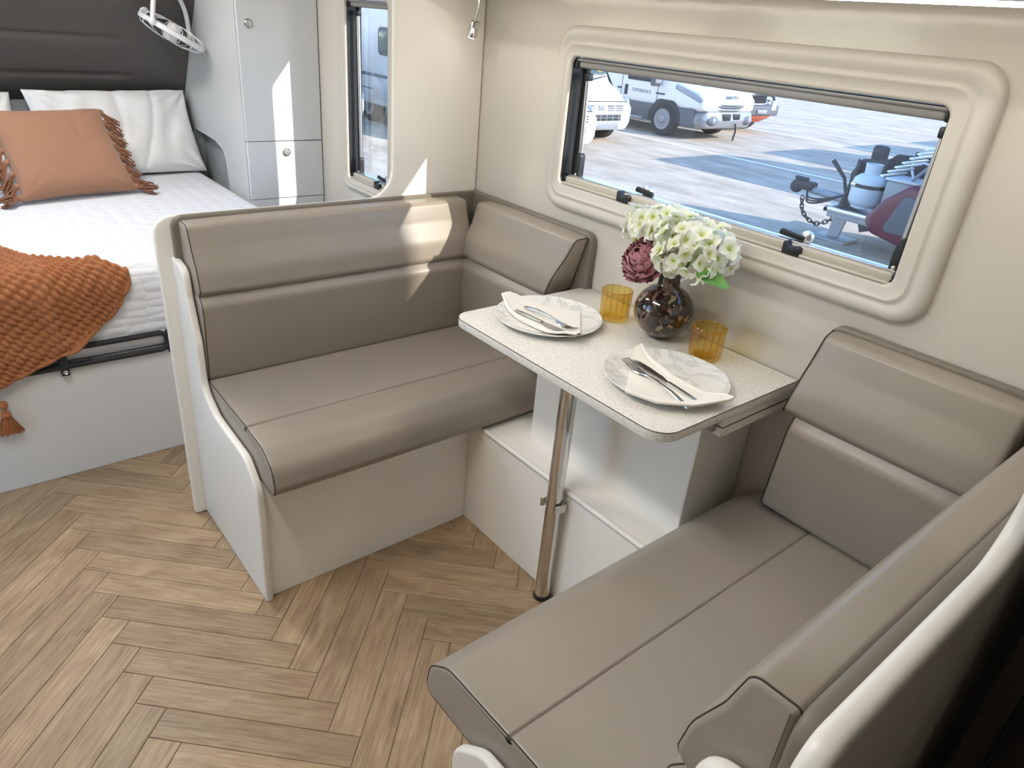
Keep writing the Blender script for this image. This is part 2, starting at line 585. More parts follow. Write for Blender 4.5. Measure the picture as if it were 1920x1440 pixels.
# herringbone planks (45 degrees), each its own piece
PW, PL = 0.0725, 0.435
uu, vv = Vector((1, 1))/math.sqrt(2), Vector((-1, 1))/math.sqrt(2)
T1, T2 = PW*math.sqrt(2), PL*math.sqrt(2)
FX0, FX1, FY0, FY1 = -2.35, 2.10, -2.29, -0.24
def clip(poly, ax, val, keep_gt):
    out = []
    for i in range(len(poly)):
        a, b = poly[i-1], poly[i]
        ia = (a[ax] >= val) == keep_gt
        ib = (b[ax] >= val) == keep_gt
        if ia != ib:
            t = (val-a[ax])/(b[ax]-a[ax])
            out.append((a[0]+(b[0]-a[0])*t, a[1]+(b[1]-a[1])*t))
        if ib: out.append(b)
    return out
def plank_mesh(poly, nm):
    g = 0.0006
    t = M()
    p = offset_poly(poly, g)
    q = offset_poly(poly, g+0.0012)
    t.loft([[(x, y, -0.0032) for x, y in p], [(x, y, -0.0007) for x, y in p], [(x, y, 0.0) for x, y in q]])
    return mesh_of(nm, t, 'oak', 0)
rect = [(-PL/2, -PW/2), (PL/2, -PW/2), (PL/2, PW/2), (-PL/2, PW/2)]
PLANK = plank_mesh(rect, 'plank')
fo = Vector(ORG[fl.name])
for row in range(-3, 4):
    for k in range(-40, 40):
        O = Vector((0.382+T1*k, -1.303+T2*row))
        for typ in (0, 1):
            if typ == 0:
                c = O+uu*PL/2+vv*PW/2; ang = PI/4
            else:
                c = O+uu*PW/2-vv*PL/2; ang = -PI/4
            ca, sa = math.cos(ang), math.sin(ang)
            wp = [(c.x+x*ca-y*sa, c.y+x*sa+y*ca) for x, y in rect]
            cp = wp
            for ax, val, gt in ((0, FX0, True), (0, FX1, False), (1, FY0, True), (1, FY1, False)):
                cp = clip(cp, ax, val, gt) if cp else cp
            if len(cp) < 3 or (c.x < -0.62 and c.y > -1.68): continue      # nothing lies under the bed
            ar = abs(sum(cp[i-1][0]*cp[i][1]-cp[i][0]*cp[i-1][1] for i in range(len(cp))))/2
            if ar < 0.0004: continue
            if ar > PL*PW*0.999: me = PLANK
            else:
                lp = [((x-c.x)*ca+(y-c.y)*sa, -(x-c.x)*sa+(y-c.y)*ca) for x, y in cp]
                me = plank_mesh(lp, 'plank_cut')
            inst('plank', me, fl, Matrix.Translation((c.x-fo.x, c.y-fo.y, -fo.z)) @ Matrix.Rotation(ang, 4, 'Z'))

def wall_holes(xr, zr, y0, y1, holes):
    xs = sorted({xr[0], xr[1]} | {h[0] for h in holes} | {h[1] for h in holes})
    zs = sorted({zr[0], zr[1]} | {h[2] for h in holes} | {h[3] for h in holes})
    t = M()
    for i in range(len(xs)-1):
        for j in range(len(zs)-1):
            cx, cz = (xs[i]+xs[i+1])/2, (zs[j]+zs[j+1])/2
            if any(h[0] < cx < h[1] and h[2] < cz < h[3] for h in holes): continue
            t.box(xs[i], xs[i+1], y0, y1, zs[j], zs[j+1])
    return t
W1 = dict(o=(0.345, 1.417, 0.943, 1.408), i=(0.392, 1.342, 1.008, 1.334))
W2 = dict(o=(-0.915, -0.500, 0.730, 1.490), i=(-0.868, -0.548, 0.770, 1.428))
struct('wall_window', wall_holes((X0, X1), (-0.06, ZC), 0.0, 0.05, [(W1['o'][0]+.02, W1['o'][1]-.02, W1['o'][2]+.03, W1['o'][3]-.03), (W2['o'][0]+.02, W2['o'][1]-.02, W2['o'][2]+.02, W2['o'][3]-.02)]), 'wall_skin', 0, 'warm white outer wall with the picture window')
DOOR = (-0.55, 0.25, 0.0, 1.86)
struct('wall_door', wall_holes((X0, X1), (-0.06, ZC), Y0-0.05, Y0, [DOOR, (-1.95, -0.95, 0.80, 1.50)]), 'wall_skin', 0, 'aisle side wall with the entry door opening')  # second opening is added beside the bed to let in cool sky light
struct('wall_bed', M().box(X0-0.05, X0, Y0-0.05, 0.05, -0.06, ZC), 'wall_skin', 0, 'end wall behind the bed')
struct('wall_kitchen', M().box(X1, X1+0.05, Y0-0.05, 0.05, -0.06, ZC), 'wall_skin', 0, 'end wall beyond the dinette')
struct('ceiling', M().box(X0-0.05, X1+0.05, Y0-0.05, 0.05, ZC, ZC+0.05), 'ceiling_white', 0, 'white caravan ceiling')

# ------------------------------------------------------------------ windows
def window(idx, w, latches, label):
    o, i = w['o'], w['i']
    root = thing('window_%d' % idx, label, None, ((o[0]+o[1])/2, 0, o[2]), kind='structure')
    def ring(s, y, r=None):
        q = [o[k]+(i[k]-o[k])*s for k in range(4)]
        rr = (0.058+(0.020-0.058)*s) if r is None else r
        return [(x, y, z) for x, z in rrect(q[0], q[1], q[2], q[3], rr, 8)]
    prof = [(0.0, 0.0), (0.0, -0.006), (0.03, -0.013), (0.10, -0.019), (0.22, -0.021), (0.34, -0.0205), (0.44, -0.0165), (0.52, -0.0155),
            (0.56, -0.0175), (0.60, -0.0185), (0.64, -0.0175), (0.68, -0.0155), (0.90, -0.0145), (0.97, -0.013), (1.0, -0.008), (1.0, 0.006)]
    part('frame', M().loft([ring(s, y) for s, y in prof], True, False), 'frame_plastic', root, 50)
    k = [i[0]+0.001, i[1]-0.001, i[2]+0.001, i[3]-0.001]
    def rg(d, y):
        return [(x, y, z) for x, z in rrect(k[0]+d, k[1]-d, k[2]+d, k[3]-d, 0.02, 8)]
    part('seal', M().loft([rg(0, -0.004), rg(0, 0.050), rg(0.014, 0.050), rg(0.014, 0.040), rg(0.0015, 0.036), rg(0.0015, -0.004)], True, False), 'black_plastic', root, 30)
    # roller blind: cassette above, bar below
    cz = i[3]
    t = M().rbox(i[0]+0.016, i[1]-0.010, 0.002, 0.030, cz-0.026, cz-0.002, 0.006, 3)
    t.rbox(i[0]+0.012, i[1]-0.006, -0.004, 0.008, cz-0.010, cz-0.001, 0.004, 3)
    cas = part('blind_cassette', t, 'grey_cassette', root)
    part('end_cap', M().rbox(i[0]+0.002, i[0]+0.016, -0.002, 0.031, cz-0.027, cz-0.002, 0.003), 'black_plastic', cas)
    part('end_cap', M().rbox(i[1]-0.011, i[1]-0.002, -0.002, 0.031, cz-0.027, cz-0.002, 0.003), 'black_plastic', cas)
    bz = i[2]
    t = M().rbox(i[0]+0.012, i[1]-0.008, 0.004, 0.024, bz+0.002, bz+0.022, 0.004, 3)
    t.rbox(i[0]+0.004, i[1]-0.004, -0.006, 0.006, bz+0.0005, bz+0.007, 0.003, 3)
    bar = part('blind_bar', t, 'blind_bar', root)
    part('end_cap', M().rbox(i[0]+0.002, i[0]+0.013, 0.002, 0.026, bz+0.001, bz+0.024, 0.003), 'black_plastic', bar)
    part('end_cap', M().rbox(i[1]-0.009, i[1]-0.002, 0.002, 0.026, bz+0.001, bz+0.024, 0.003), 'black_plastic', bar)
    part('top_rail', M().rbox(i[0]+0.012, i[1]-0.008, 0.012, 0.038, bz+0.0205, bz+0.0265, 0.002), 'alu', root)
    part('pane', M().box(i[0]+0.003, i[1]-0.003, 0.044, 0.047, i[2]+0.003, i[3]-0.003), 'pane', root, 0)
    # telescopic stays
    for sx, xx in ((1, i[0]+0.036), (-1, i[1]-0.018)):
        st = part('stay', M().tube([(xx, 0.030, bz+0.055), (xx-0.006*sx, 0.028, cz-0.050)], 0.0065, 10), 'alu', root)
        part('stay_joint', M().rbox(xx-0.006*sx-0.009, xx-0.006*sx+0.009, 0.018, 0.040, cz-0.056, cz-0.036, 0.004), 'black_plastic', st)
        pg = rpoly([(xx-0.010, bz+0.016, 0.006), (xx+0.012, bz+0.016, 0.006), (xx+0.012, bz+0.085, 0.010), (xx-0.004, bz+0.090, 0.008), (xx-0.010, bz+0.06, 0.004)], 3)
        part('clamp', M().prism(pg, 'Y', 0.018, 0.038, 0.003, 2), 'black_plastic', st)
        part('clamp_screw', M().lathe([(0.0045, 0), (0.0045, 0.004), (0.002, 0.005)], (0, 0, 0), 10).xf(Matrix.Translation((xx+0.002, 0.0185, bz+0.03)) @ Matrix.Rotation(PI/2, 4, 'X')), 'steel', st)
    for cx, lx, flip in latches:
        pg = rpoly([(cx-0.020, bz+0.001, 0.003), (cx+0.020, bz+0.001, 0.003), (cx+0.020, bz+0.019, 0.003), (cx+0.012, bz+0.022, 0.006), (cx-0.004, bz+0.018, 0.010), (cx-0.014, bz+0.027, 0.006), (cx-0.020, bz+0.027, 0.003)], 4)
        part('blind_catch', M().prism(pg, 'Y', -0.010, 0.014, 0.003, 2), 'black_plastic', root)
        l = part('latch_handle', M().prism(rpoly([(lx-0.030, bz+0.030, 0.004), (lx+0.030, bz+0.026, 0.004), (lx+0.030, bz+0.038, 0.004), (lx-0.026, bz+0.044, 0.006)], 4), 'Y', 0.022, 0.030, 0.002, 2), 'black_plastic', root)
        part('latch_hub', M().lathe([(0.013, 0), (0.013, 0.012), (0.008, 0.016)], (0, 0, 0), 16).xf(Matrix.Translation((lx+0.030*flip, 0.043, bz+0.036)) @ Matrix.Rotation(PI/2, 4, 'X')), 'alu', l)
    return root
window(1, W1, [(0.634, 0.676, 0), (1.122, 1.098, 1)], 'wide picture window in a moulded cream frame above the table')
window(2, W2, [(-0.640, -0.660, 1)], 'narrow tall window beside the wardrobe')

# ------------------------------------------------------------------ partitions between dinette and rooms
def partition(mirror, label):
    ey, tz, fr_ = (-0.565, 0.922, 0.07) if mirror else (-0.312, 0.904, 0.085)
    pg = rpoly([(-0.002, 0.0, 0), (-0.988, 0.0, 0.012), (-0.988, tz, 0.045), (ey, tz, fr_), (ey, ZC-0.002, 0), (-0.002, ZC-0.002, 0)], 8)
    t = M().prism(pg, 'X', -0.026 if mirror else -0.015, 0.0, 0.010 if mirror else 0.006, 4)
    if mirror: t.v = [(MIR-x, y, z) for x, y, z in t.v]
    return solo('partition_panel', t, 'white_trim', label, 'partition')
MIR = 1.747
partition(False, 'white rounded divider between the bed and the dinette')
partition(True, 'white rounded divider behind the bench that faces the bed')

# ------------------------------------------------------------------ dinette benches
def bench(mirror, label, wall_end, wall_slope, wall_end_low, low_slope, sf):
    cx = 0.25 if not mirror else MIR-0.25
    root = thing('dinette_bench', label, 'bench', (cx, -0.5, 0), 'upholstered dinette benches either side of the table')
    def P(nm, t, mt, par=None, **k):
        if mirror: t.v = [(MIR-x, y, z) for x, y, z in t.v]
        return part(nm, t, mt, par or root, **k)
    P('base_front', M().rbox(0.426, 0.444, -0.936, -0.01, 0.0, 0.362, 0.001, 1), 'white_panel')
    prof = rpoly([(0.0, 0.0), (0.462, 0.0, 0.004), (0.468, 0.25, 0.02), (0.466, 0.36, 0.06), (0.40, 0.418, 0.05), (0.20, 0.432, 0.05), (0.118, 0.475, 0.06), (0.120, 0.60, 0.05), (0.088, 0.72, 0.03), (0.082, 0.792, 0.04), (0.0, 0.802, 0.004)], 6)
    ep = P('end_panel', M().prism(prof, 'Y', -0.956, -0.936, 0.007, 4), 'white_trim')
    for x, z in ((0.03, 0.47), (0.41, 0.36), (0.447, 0.30), (0.44, 0.055)):
        P('screw_cap', M().lathe([(0.004, 0), (0.0035, 0.0012), (0.001, 0.0016)], (0, 0, 0), 10).xf(Matrix.Translation((x, -0.956, z)) @ Matrix.Rotation(PI/2, 4, 'X')), 'white_plastic', ep)
    bk = rpoly([(-0.004, 0.37, 0), (-0.946, 0.37, 0.002), (-0.950, 0.907, 0.03), (-0.004, 0.907, 0.0)], 6)
    P('backing_board', M().prism(bk, 'X', 0.0, 0.018, 0.006, 3), 'vinyl_trim')
    wb_ = rpoly([(0.018, 0.37), (wall_end, 0.37, 0.01), (wall_end, 0.906, 0.028), (0.018, 0.906, 0)], 6)
    P('wall_backing_board', M().prism(wb_, 'Y', -0.026, -0.001, 0.006, 3), 'vinyl_trim')
    # seat cushion with waterfall front and stitched crease
    sp = rpoly([(0.022, 0.364, 0.012), (sf-0.008, 0.364, 0.010), (sf, 0.385, 0.02), (sf-0.008, 0.432, 0.05), (sf-0.058, 0.470, 0.06), (0.368, 0.478, 0.004), (0.364, 0.472, 0.002), (0.360, 0.480, 0.004), (0.022, 0.488, 0.015)], 6)
    sc_ = P('seat_cushion', M().prism(sp, 'Y', -0.933, -0.028, 0.007, 3, 0.002, 10), 'vinyl')
    def seam(par, poly, axis, t, rad=0.0013):
        P('seam', M().tube([place(axis, a, b, t) for a, b in offset_poly(poly, 0.0012)], rad, 6, closed=True), 'seam', par)
    seam(sc_, sp, 'Y', -0.9305)
    P('crease_seam', M().tube([(0.364, -0.929, 0.4728), (0.364, -0.5, 0.4738), (0.364, -0.03, 0.4728)], 0.0012, 6), 'seam', sc_)
    lo = rpoly([(0.018, 0.480, 0.012), (0.104, 0.482, 0.022), (0.116, 0.60, 0.10), (0.124, 0.700, 0.026), (0.10, 0.732, 0.02), (0.018, 0.734, 0.008)], 6)
    up = rpoly([(0.018, 0.732, 0.008), (0.106, 0.722, 0.012), (0.120, 0.736, 0.014), (0.112, 0.785, 0.09), (0.086, 0.840, 0.10), (0.070, 0.895, 0.016), (0.018, 0.897, 0.008)], 7)
    for nm, pf in (('lower_back_cushion', lo), ('upper_back_cushion', up)):
        c = P(nm, M().prism(pf, 'Y', -0.933, -0.086, 0.009, 3, 0.003, 10), 'vinyl')
        seam(c, pf, 'Y', -0.928)
    for nm, pf, en, sl in (('lower_wall_cushion', lo, wall_end_low, low_slope), ('upper_wall_cushion', up, wall_end, wall_slope)):
        wp = [(-d-0.006, z) for d, z in pf]
        t = M().prism(wp, 'X', 0.104, en-0.008, 0.012, 3, 0.003, 8)
        zc = 0.9 if nm[0] == 'u' else 0.60
        t.v = [(x+(x-0.104)/(en-0.104)*sl*(z-zc)-(0.018 if x > en-0.03 else 0)*min(1, max(0, (-y-0.03)/0.1))*(1 if mirror else 0), y, z) for x, y, z in t.v]
        c = P(nm, t, 'vinyl')
        en2 = en-0.008-0.003
        pts = [(en2+(en2-0.104)/(en-0.104)*sl*(z-zc)-(0.018*min(1, max(0, (-y-0.03)/0.1)) if mirror else 0), y, z) for y, z in offset_poly(wp, 0.0012)]
        P('seam', M().tube(pts, 0.0013, 6, closed=True), 'seam', c)
    return root
bench(False, 'taupe vinyl bench seat backing onto the bed, sunlight on its backrest', 0.566, 0.30, 0.50, 0.1, 0.523)
bench(True, 'taupe vinyl bench seat facing the bed, its backrest against the added black block', 0.486, -0.18, 0.50, -0.08, 0.580)

# ------------------------------------------------------------------ box over the wheel arch, under the table
bx = thing('wheel_arch_box', 'white stepped wheel arch box under the table', 'box', (0.87, -0.15, 0))
part('lower_box', M().rbox(0.445, 1.301, -0.3115, -0.003, 0.0, 0.352, 0.001, 1), 'white_panel', bx)
part('edge_bead', M().tube([(0.52, -0.3105, 0.351), (1.226, -0.3105, 0.351)], 0.0075, 10), 'white_trim', bx)
part('upper_box', M().rbox(0.605, 1.140, -0.213, -0.003, 0.350, 0.681, 0.002, 1), 'white_panel', bx)

# ------------------------------------------------------------------ table
tb = thing('dining_table', 'speckled white laminate table set for two beneath the window', 'table', (0.88, -0.235, 0))
TX0, TX1, TY = 0.546, 1.219, -0.468
tp = rpoly([(TX0, TY, 0.045), (TX1, TY, 0.05), (TX1, -0.003, 0.002), (TX0, -0.003, 0.002)], 10)
top = part('tabletop', M().prism(tp, 'Z', 0.729, 0.750, 0.0012, 2), 'laminate', tb)
part('edge_line', M().tube([(x, y, 0.7492) for x, y in offset_poly(tp, 0.0002)], 0.0009, 6, closed=True), 'seam', top)
for z in (0.7055, 0.682):
    lf = part('folded_leaf', M().rbox(0.955, 1.214, -0.262, -0.006, z, z+0.0225, 0.001, 1), 'laminate', tb)
    part('edge_line', M().tube([(1.2142, -0.262, z+0.0225), (1.2142, -0.008, z+0.0225)], 0.0009, 6).tube([(0.96, -0.2622, z+0.0225), (1.214, -0.2622, z+0.0225)], 0.0009, 6), 'seam', lf)
part('leaf_bracket', M().rbox(1.10, 1.20, -0.275, -0.262, 0.690, 0.727, 0.003), 'grey_cassette', tb)
leg = part('leg', M().lathe([(0.021, 0.012), (0.021, 0.729)], (0.852, -0.339, 0), 40), 'chrome', tb)
part('foot_cap', M().lathe([(0.0205, 0.0), (0.0235, 0.002), (0.0235, 0.012), (0.0212, 0.016)], (0.852, -0.339, 0), 32), 'black_plastic', leg)
for sx in (-1, 1):
    pth = [(0.852+sx*0.012, -0.3135, 0.315), (0.852+sx*0.026, -0.320, 0.315), (0.852+sx*0.0255, -0.339, 0.315), (0.852+sx*0.0215, -0.353, 0.315), (0.852+sx*0.026, -0.360, 0.315)]
    pp = catmull(pth, 4)
    part('leg_clip', M().loft([[(x, y, 0.303), (x+0.002*sx, y-0.001, 0.303), (x+0.002*sx, y-0.001, 0.327), (x, y, 0.327)] for x, y, z in pp]), 'steel', tb)

# ------------------------------------------------------------------ overhead locker with strip light
oh = thing('overhead_locker', 'white overhead locker above the dinette window', 'cabinet', (0.87, -0.16, 1.485))
part('body', M().rbox(0.004, MIR-0.004, -0.32, -0.003, 1.487, ZC-0.004, 0.004), 'white_panel', oh)
ls = thing('strip_light', 'warm strip light under the overhead locker', 'light', (0.87, -0.22, 1.47))
part('housing', M().rbox(0.10, 1.66, -0.236, -0.196, 1.4785, 1.4865, 0.001, 1), 'alu', ls)
part('diffuser', M().rbox(0.105, 1.655, -0.232, -0.200, 1.4735, 1.4785, 0.001, 1), 'led_warm', ls)
for x, y, lb in ((-0.9, -1.20, 'long ceiling light above the bed'), (0.75, -1.45, 'long ceiling light above the dinette aisle')):
    cl = thing('ceiling_light', lb, 'light', (x, y, ZC-0.025), 'long ceiling lights')
    part('rim', M().rbox(x-0.47, x+0.47, y-0.075, y+0.075, ZC-0.018, ZC-0.001, 0.006, 2), 'white_plastic', cl)
    part('diffuser', M().rbox(x-0.455, x+0.455, y-0.062, y+0.062, ZC-0.024, ZC-0.0175, 0.003, 2), 'led_ceiling', cl)

# reading lamp
rl = thing('reading_lamp', 'small steel gooseneck reading lamp in the dinette corner', 'lamp', (0.085, -0.105, 1.34))
part('base', M().lathe([(0.020, 0.004), (0.020, 0.014), (0.016, 0.018)][::-1], (0.088, -0.10, 1.4705), 24), 'steel', rl)
part('gooseneck', M().tube(catmull([(0.088, -0.10, 1.476), (0.094, -0.099, 1.445), (0.092, -0.100, 1.418), (0.084, -0.103, 1.392)], 8), 0.0045, 10), 'steel', rl)
ax = Vector((-0.20, -0.10, -1)).normalized()
q = ax.to_track_quat('Z', 'Y').to_matrix().to_4x4()
T = Matrix.Translation((0.085, -0.1025, 1.396)) @ q
prof = [(0.006, 0.0), (0.0115, 0.002)]
for g in range(3):
    prof += [(0.0135, 0.004+g*0.005), (0.0135, 0.007+g*0.005), (0.0122, 0.0075+g*0.005), (0.0122, 0.0085+g*0.005)]
prof += [(0.0135, 0.020), (0.0145, 0.044), (0.0125, 0.045)]
part('head', M().lathe(prof, (0, 0, 0), 24).xf(T), 'steel', rl)
part('lens', M().lathe([(0.0124, 0.0445), (0.008, 0.0462), (0.0005, 0.0465)], (0, 0, 0), 20).xf(T), 'led_lamp', rl)

# ------------------------------------------------------------------ wardrobe beside the bed
wr = thing('wardrobe', 'pale grey wardrobe with round push knobs between bed and window', 'cabinet', (-1.75, -0.165, 0))
from mathutils.geometry import tessellate_polygon
hole = rpoly([(-1.80, 0.60, 0.05), (-1.362, 0.60, 0.07), (-1.372, 0.795, 0.085), (-1.50, 0.826, 0.05), (-1.80, 0.838, 0.05)], 7)
outer = [(-2.395, 0.0), (-1.137, 0.0), (-1.137, ZC-0.004), (-2.395, ZC-0.004)]
flat = [Vector((x, z, 0)) for x, z in outer]+[Vector((x, z, 0)) for x, z in hole]
tri = tessellate_polygon([[Vector((x, z, 0)) for x, z in outer], [Vector((x, z, 0)) for x, z in hole]])
t = M()
t.add([(p.x, -0.332, p.y) for p in flat], [tuple(q) for q in tri])
part('side_panel', t, 'robe_side', wr, 0)
al = part('alcove', M().loft([[(x, -0.332, z) for x, z in hole], [(x, -0.320, z) for x, z in hole], [(x, -0.290, z) for x, z in hole]], True, False).add([(x, -0.290, z) for x, z in hole], [tuple(range(len(hole)))]), 'alcove_grey', wr, 30)
part('alcove_rim', M().tube([(x, -0.333, z) for x, z in hole], 0.004, 6, closed=True), 'robe_side', wr)
part('front_frame', M().box(-1.150, -1.138, -0.3325, -0.003, 0.0, ZC-0.004), 'robe_side', wr, 0)
def knob(par, y, z):
    T = Matrix.Translation((-1.1215, y, z)) @ Matrix.Rotation(PI/2, 4, 'Y')
    k = part('knob', M().lathe([(0.017, -0.0005), (0.017, 0.003), (0.0145, 0.0045), (0.0135, 0.003)], (0, 0, 0), 24).xf(T), 'steel', par)
    part('knob_button', M().lathe([(0.0125, 0.0), (0.0125, 0.006), (0.011, 0.0075), (0.001, 0.008)], (0, 0, 0), 24).xf(T), 'alu', k)
for z0, z1, ky, kz in ((0.8795, 1.96, -0.287, 1.313), (0.643, 0.8765, -0.166, 0.833)):
    d = part('door', M().rbox(-1.138, -1.122, -0.330, -0.004, z0, z1, 0.0015, 1), 'robe_white', wr)
    knob(d, ky, kz)
part('plinth', M().rbox(-1.138, -1.124, -0.330, -0.004, 0.0, 0.6405, 0.0015, 1), 'robe_white', wr)

# ------------------------------------------------------------------ headboard
sl = Vector((0.27, 0, 0.37)).normalized()
nl_ = Vector((0.37, 0, -0.27)).normalized()
B0 = Vector((-2.171, 0, 0.60))
LH = 1.40
def hb(u, v):
    s = u*LH
    y = -0.336-v*1.42
    p = B0+sl*s
    d = 0.0
    for s0 in (0.30, 0.574, 0.765, 0.96, 1.15):
        k = min(1, max(0, (-0.56-y)/0.06)) if s0 > 0.4 else 1
        d -= 0.010*math.exp(-((s-s0)/0.010)**2)*k
        d += 0.004*math.exp(-((s-s0+0.05)/0.05)**2)*k
    p = p+nl_*(d+0.02)
    return (p.x, y, p.z)
hb_t = M().grid(hb, 150, 50)
bk0, bk1 = B0-nl_*0.01, B0+sl*LH-nl_*0.01
hb_t.add([(bk0.x, -0.336, bk0.z), (bk1.x, -0.336, bk1.z), (bk1.x, -1.756, bk1.z), (bk0.x, -1.756, bk0.z)], [(0, 1, 2, 3)])
e0, e1 = B0+nl_*0.02, B0+sl*LH+nl_*0.02
for y in (-0.336, -1.756):
    hb_t.add([(bk0.x, y, bk0.z), (bk1.x, y, bk1.z), (e1.x, y, e1.z), (e0.x, y, e0.z)], [(0, 1, 2, 3)])
hd = thing('headboard', 'dark charcoal padded headboard leaning over the pillows', 'headboard', (-1.9, -1.05, 0.60))
part('padding', hb_t, 'headboard_vinyl', hd, 60)
pb = B0+sl*((1.3318-0.60)/sl.z)+nl_*0.022
T = Matrix.Translation((pb.x, -0.527, pb.z)) @ nl_.to_track_quat('Z', 'Y').to_matrix().to_4x4()
part('light_switch', M().lathe([(0.016, 0), (0.016, 0.004), (0.012, 0.007), (0.006, 0.006), (0.001, 0.006)], (0, 0, 0), 20).xf(T), 'white_plastic', hd)

# ------------------------------------------------------------------ bed
bd = thing('bed', 'island bed with white quilted mattress on a pale base', 'bed', (-1.3, -1.05, 0))
part('base', M().rbox(-2.385, -0.406, -1.74, -0.336, 0.0, 0.372, 0.002, 1), 'robe_white', bd)
mp_ = rpoly([(-2.30, 0.374, 0.04), (-0.404, 0.374, 0.05), (-0.404, 0.655, 0.075), (-2.105, 0.655, 0.02)], 8)
part('mattress', M().prism(mp_, 'Y', -1.74, -0.337, 0.05, 5, 0.0, 20), 'quilt', bd, 60)
yy0, yy1 = -0.902, -1.735
loop = [(-0.397, yy0-0.02, 0.432), (-0.397, (yy0+yy1)/2, 0.433), (-0.397, yy1, 0.430), (-0.397, yy1-0.012, 0.418), (-0.397, yy1-0.012, 0.392), (-0.397, yy1, 0.380), (-0.397, -1.3, 0.378), (-0.397, yy0-0.02, 0.376), (-0.397, yy0-0.004, 0.384), (-0.397, yy0-0.002, 0.40), (-0.397, yy0-0.004, 0.424)]
part('retaining_rail', M().tube(loop, 0.0088, 10, closed=True), 'black_strap', bd)
br = part('rail_bracket', M().rbox(-0.410, -0.384, -1.208, -1.186, 0.352, 0.440, 0.003), 'black_strap', bd)
part('rail_bracket', M().rbox(-0.410, -0.384, -0.905, -0.893, 0.362, 0.438, 0.003), 'black_strap', bd)
part('rivet', M().lathe([(0.007, 0), (0.007, 0.002), (0.004, 0.004), (0.002, 0.002)], (0, 0, 0), 14).xf(Matrix.Translation((-0.3845, -1.197, 0.364)) @ Matrix.Rotation(PI/2, 4, 'Y')), 'steel', br, label='brass rivet')

# pillows
def pillow(hw, hh, th, seed, nu=44, nv=34, pinch=0.10, power=0.42, wr=0.006, frq=9):
    def f(sgn):
        def g(u, v):
            a, b = 2*u-1, 2*v-1
            x = hw*a*(1-pinch*(1-b*b)*0.5*abs(a)**3)
            y = hh*b*(1-pinch*(1-a*a)*0.5*abs(b)**3)
            e = max(0.0, (1-a**4)*(1-b**4))
            z = sgn*th*(e**power)
            nz = mnoise.noise(Vector((x*frq+seed, y*frq, sgn*3.1+seed)))*0.6+mnoise.noise(Vector((x*frq*2.3, y*frq*2.3+seed, sgn)))*0.4
            z += sgn*wr*nz*e**0.3
            rg_ = 1-min(1, 4.5*abs(mnoise.noise(Vector((x*frq*0.9+seed*2, y*frq*0.55+0.8*x*frq, seed)))))
            z -= sgn*wr*0.55*rg_*rg_*e**0.3
            for cx in (-1, 1):
                for cy in (-1, 1):
                    dx, dy = (a-cx), (b-cy)
                    rr = math.hypot(dx, dy)
                    z += sgn*0.5*wr*math.sin(math.atan2(dy, dx)*14+seed)*math.exp(-(rr/0.45)**2)*min(1, rr*4)*e**0.2
            return (x, y, z)
        return g
    return M().grid(f(1), nu, nv).grid(f(-1), nu, nv)
def frame(c, right, up):
    r = Vector(right).normalized(); u = Vector(up); u = (u-r*u.dot(r)).normalized(); n = r.cross(u)
    return Matrix(((r.x, u.x, n.x, c[0]), (r.y, u.y, n.y, c[1]), (r.z, u.z, n.z, c[2]), (0, 0, 0, 1)))
# long white pillow
b0, b1, tt = Vector((-1.655, -0.36, 0.662)), Vector((-1.60, -0.965, 0.662)), Vector((-1.80, -0.67, 0.993))
c = ((b0+b1)/2+tt)/2
pl_ = thing('bed_pillow', 'white pillow beside the wardrobe, propped on the headboard', 'pillow', tuple(c-Vector((0, 0, 0.165))), 'white bed pillows')
part('pillowcase', pillow(0.325, 0.188, 0.062, 3.0, wr=0.026, frq=6, nu=90, nv=60).xf(frame(c, b1-b0, tt-(b0+b1)/2)), 'cotton_white', pl_, 80)
c2 = c+Vector((0.02, -0.685, -0.012))
pl2 = thing('bed_pillow', 'white pillow reaching behind the tasselled cushion', 'pillow', tuple(c2-Vector((0, 0, 0.165))), 'white bed pillows')
part('pillowcase', pillow(0.325, 0.185, 0.062, 8.0, wr=0.026, frq=6, nu=90, nv=60).xf(frame(c2, b1-b0, tt-(b0+b1)/2)), 'cotton_white', pl2, 80)
c3 = c+Vector((-0.055, -0.36, -0.02))
pl3 = thing('bed_pillow', 'grey pillow peeping out between the white pillows', 'pillow', tuple(c3-Vector((0, 0, 0.15))))
part('pillowcase', pillow(0.28, 0.165, 0.03, 5.0).xf(frame(c3, b1-b0, tt-(b0+b1)/2)), 'grey_linen', pl3, 80)
# rust cushion with tassels
b0, b1, tt = Vector((-1.315, -0.742, 0.664)), Vector((-1.240, -1.148, 0.664)), Vector((-1.515, -0.95, 0.928))
c = ((b0+b1)/2+tt)/2+Vector((0.0, 0, 0.012))
F = frame(c, b1-b0, tt-(b0+b1)/2)
cu = thing('tasselled_cushion', 'rust brown cushion with tasselled sides on the bed', 'cushion', tuple(c-Vector((0, 0, 0.13))))
part('cover', pillow(0.205, 0.185, 0.062, 1.7, wr=0.009, frq=6, pinch=0.14, nu=70, nv=70).xf(F), 'rust_cotton', cu, 80)
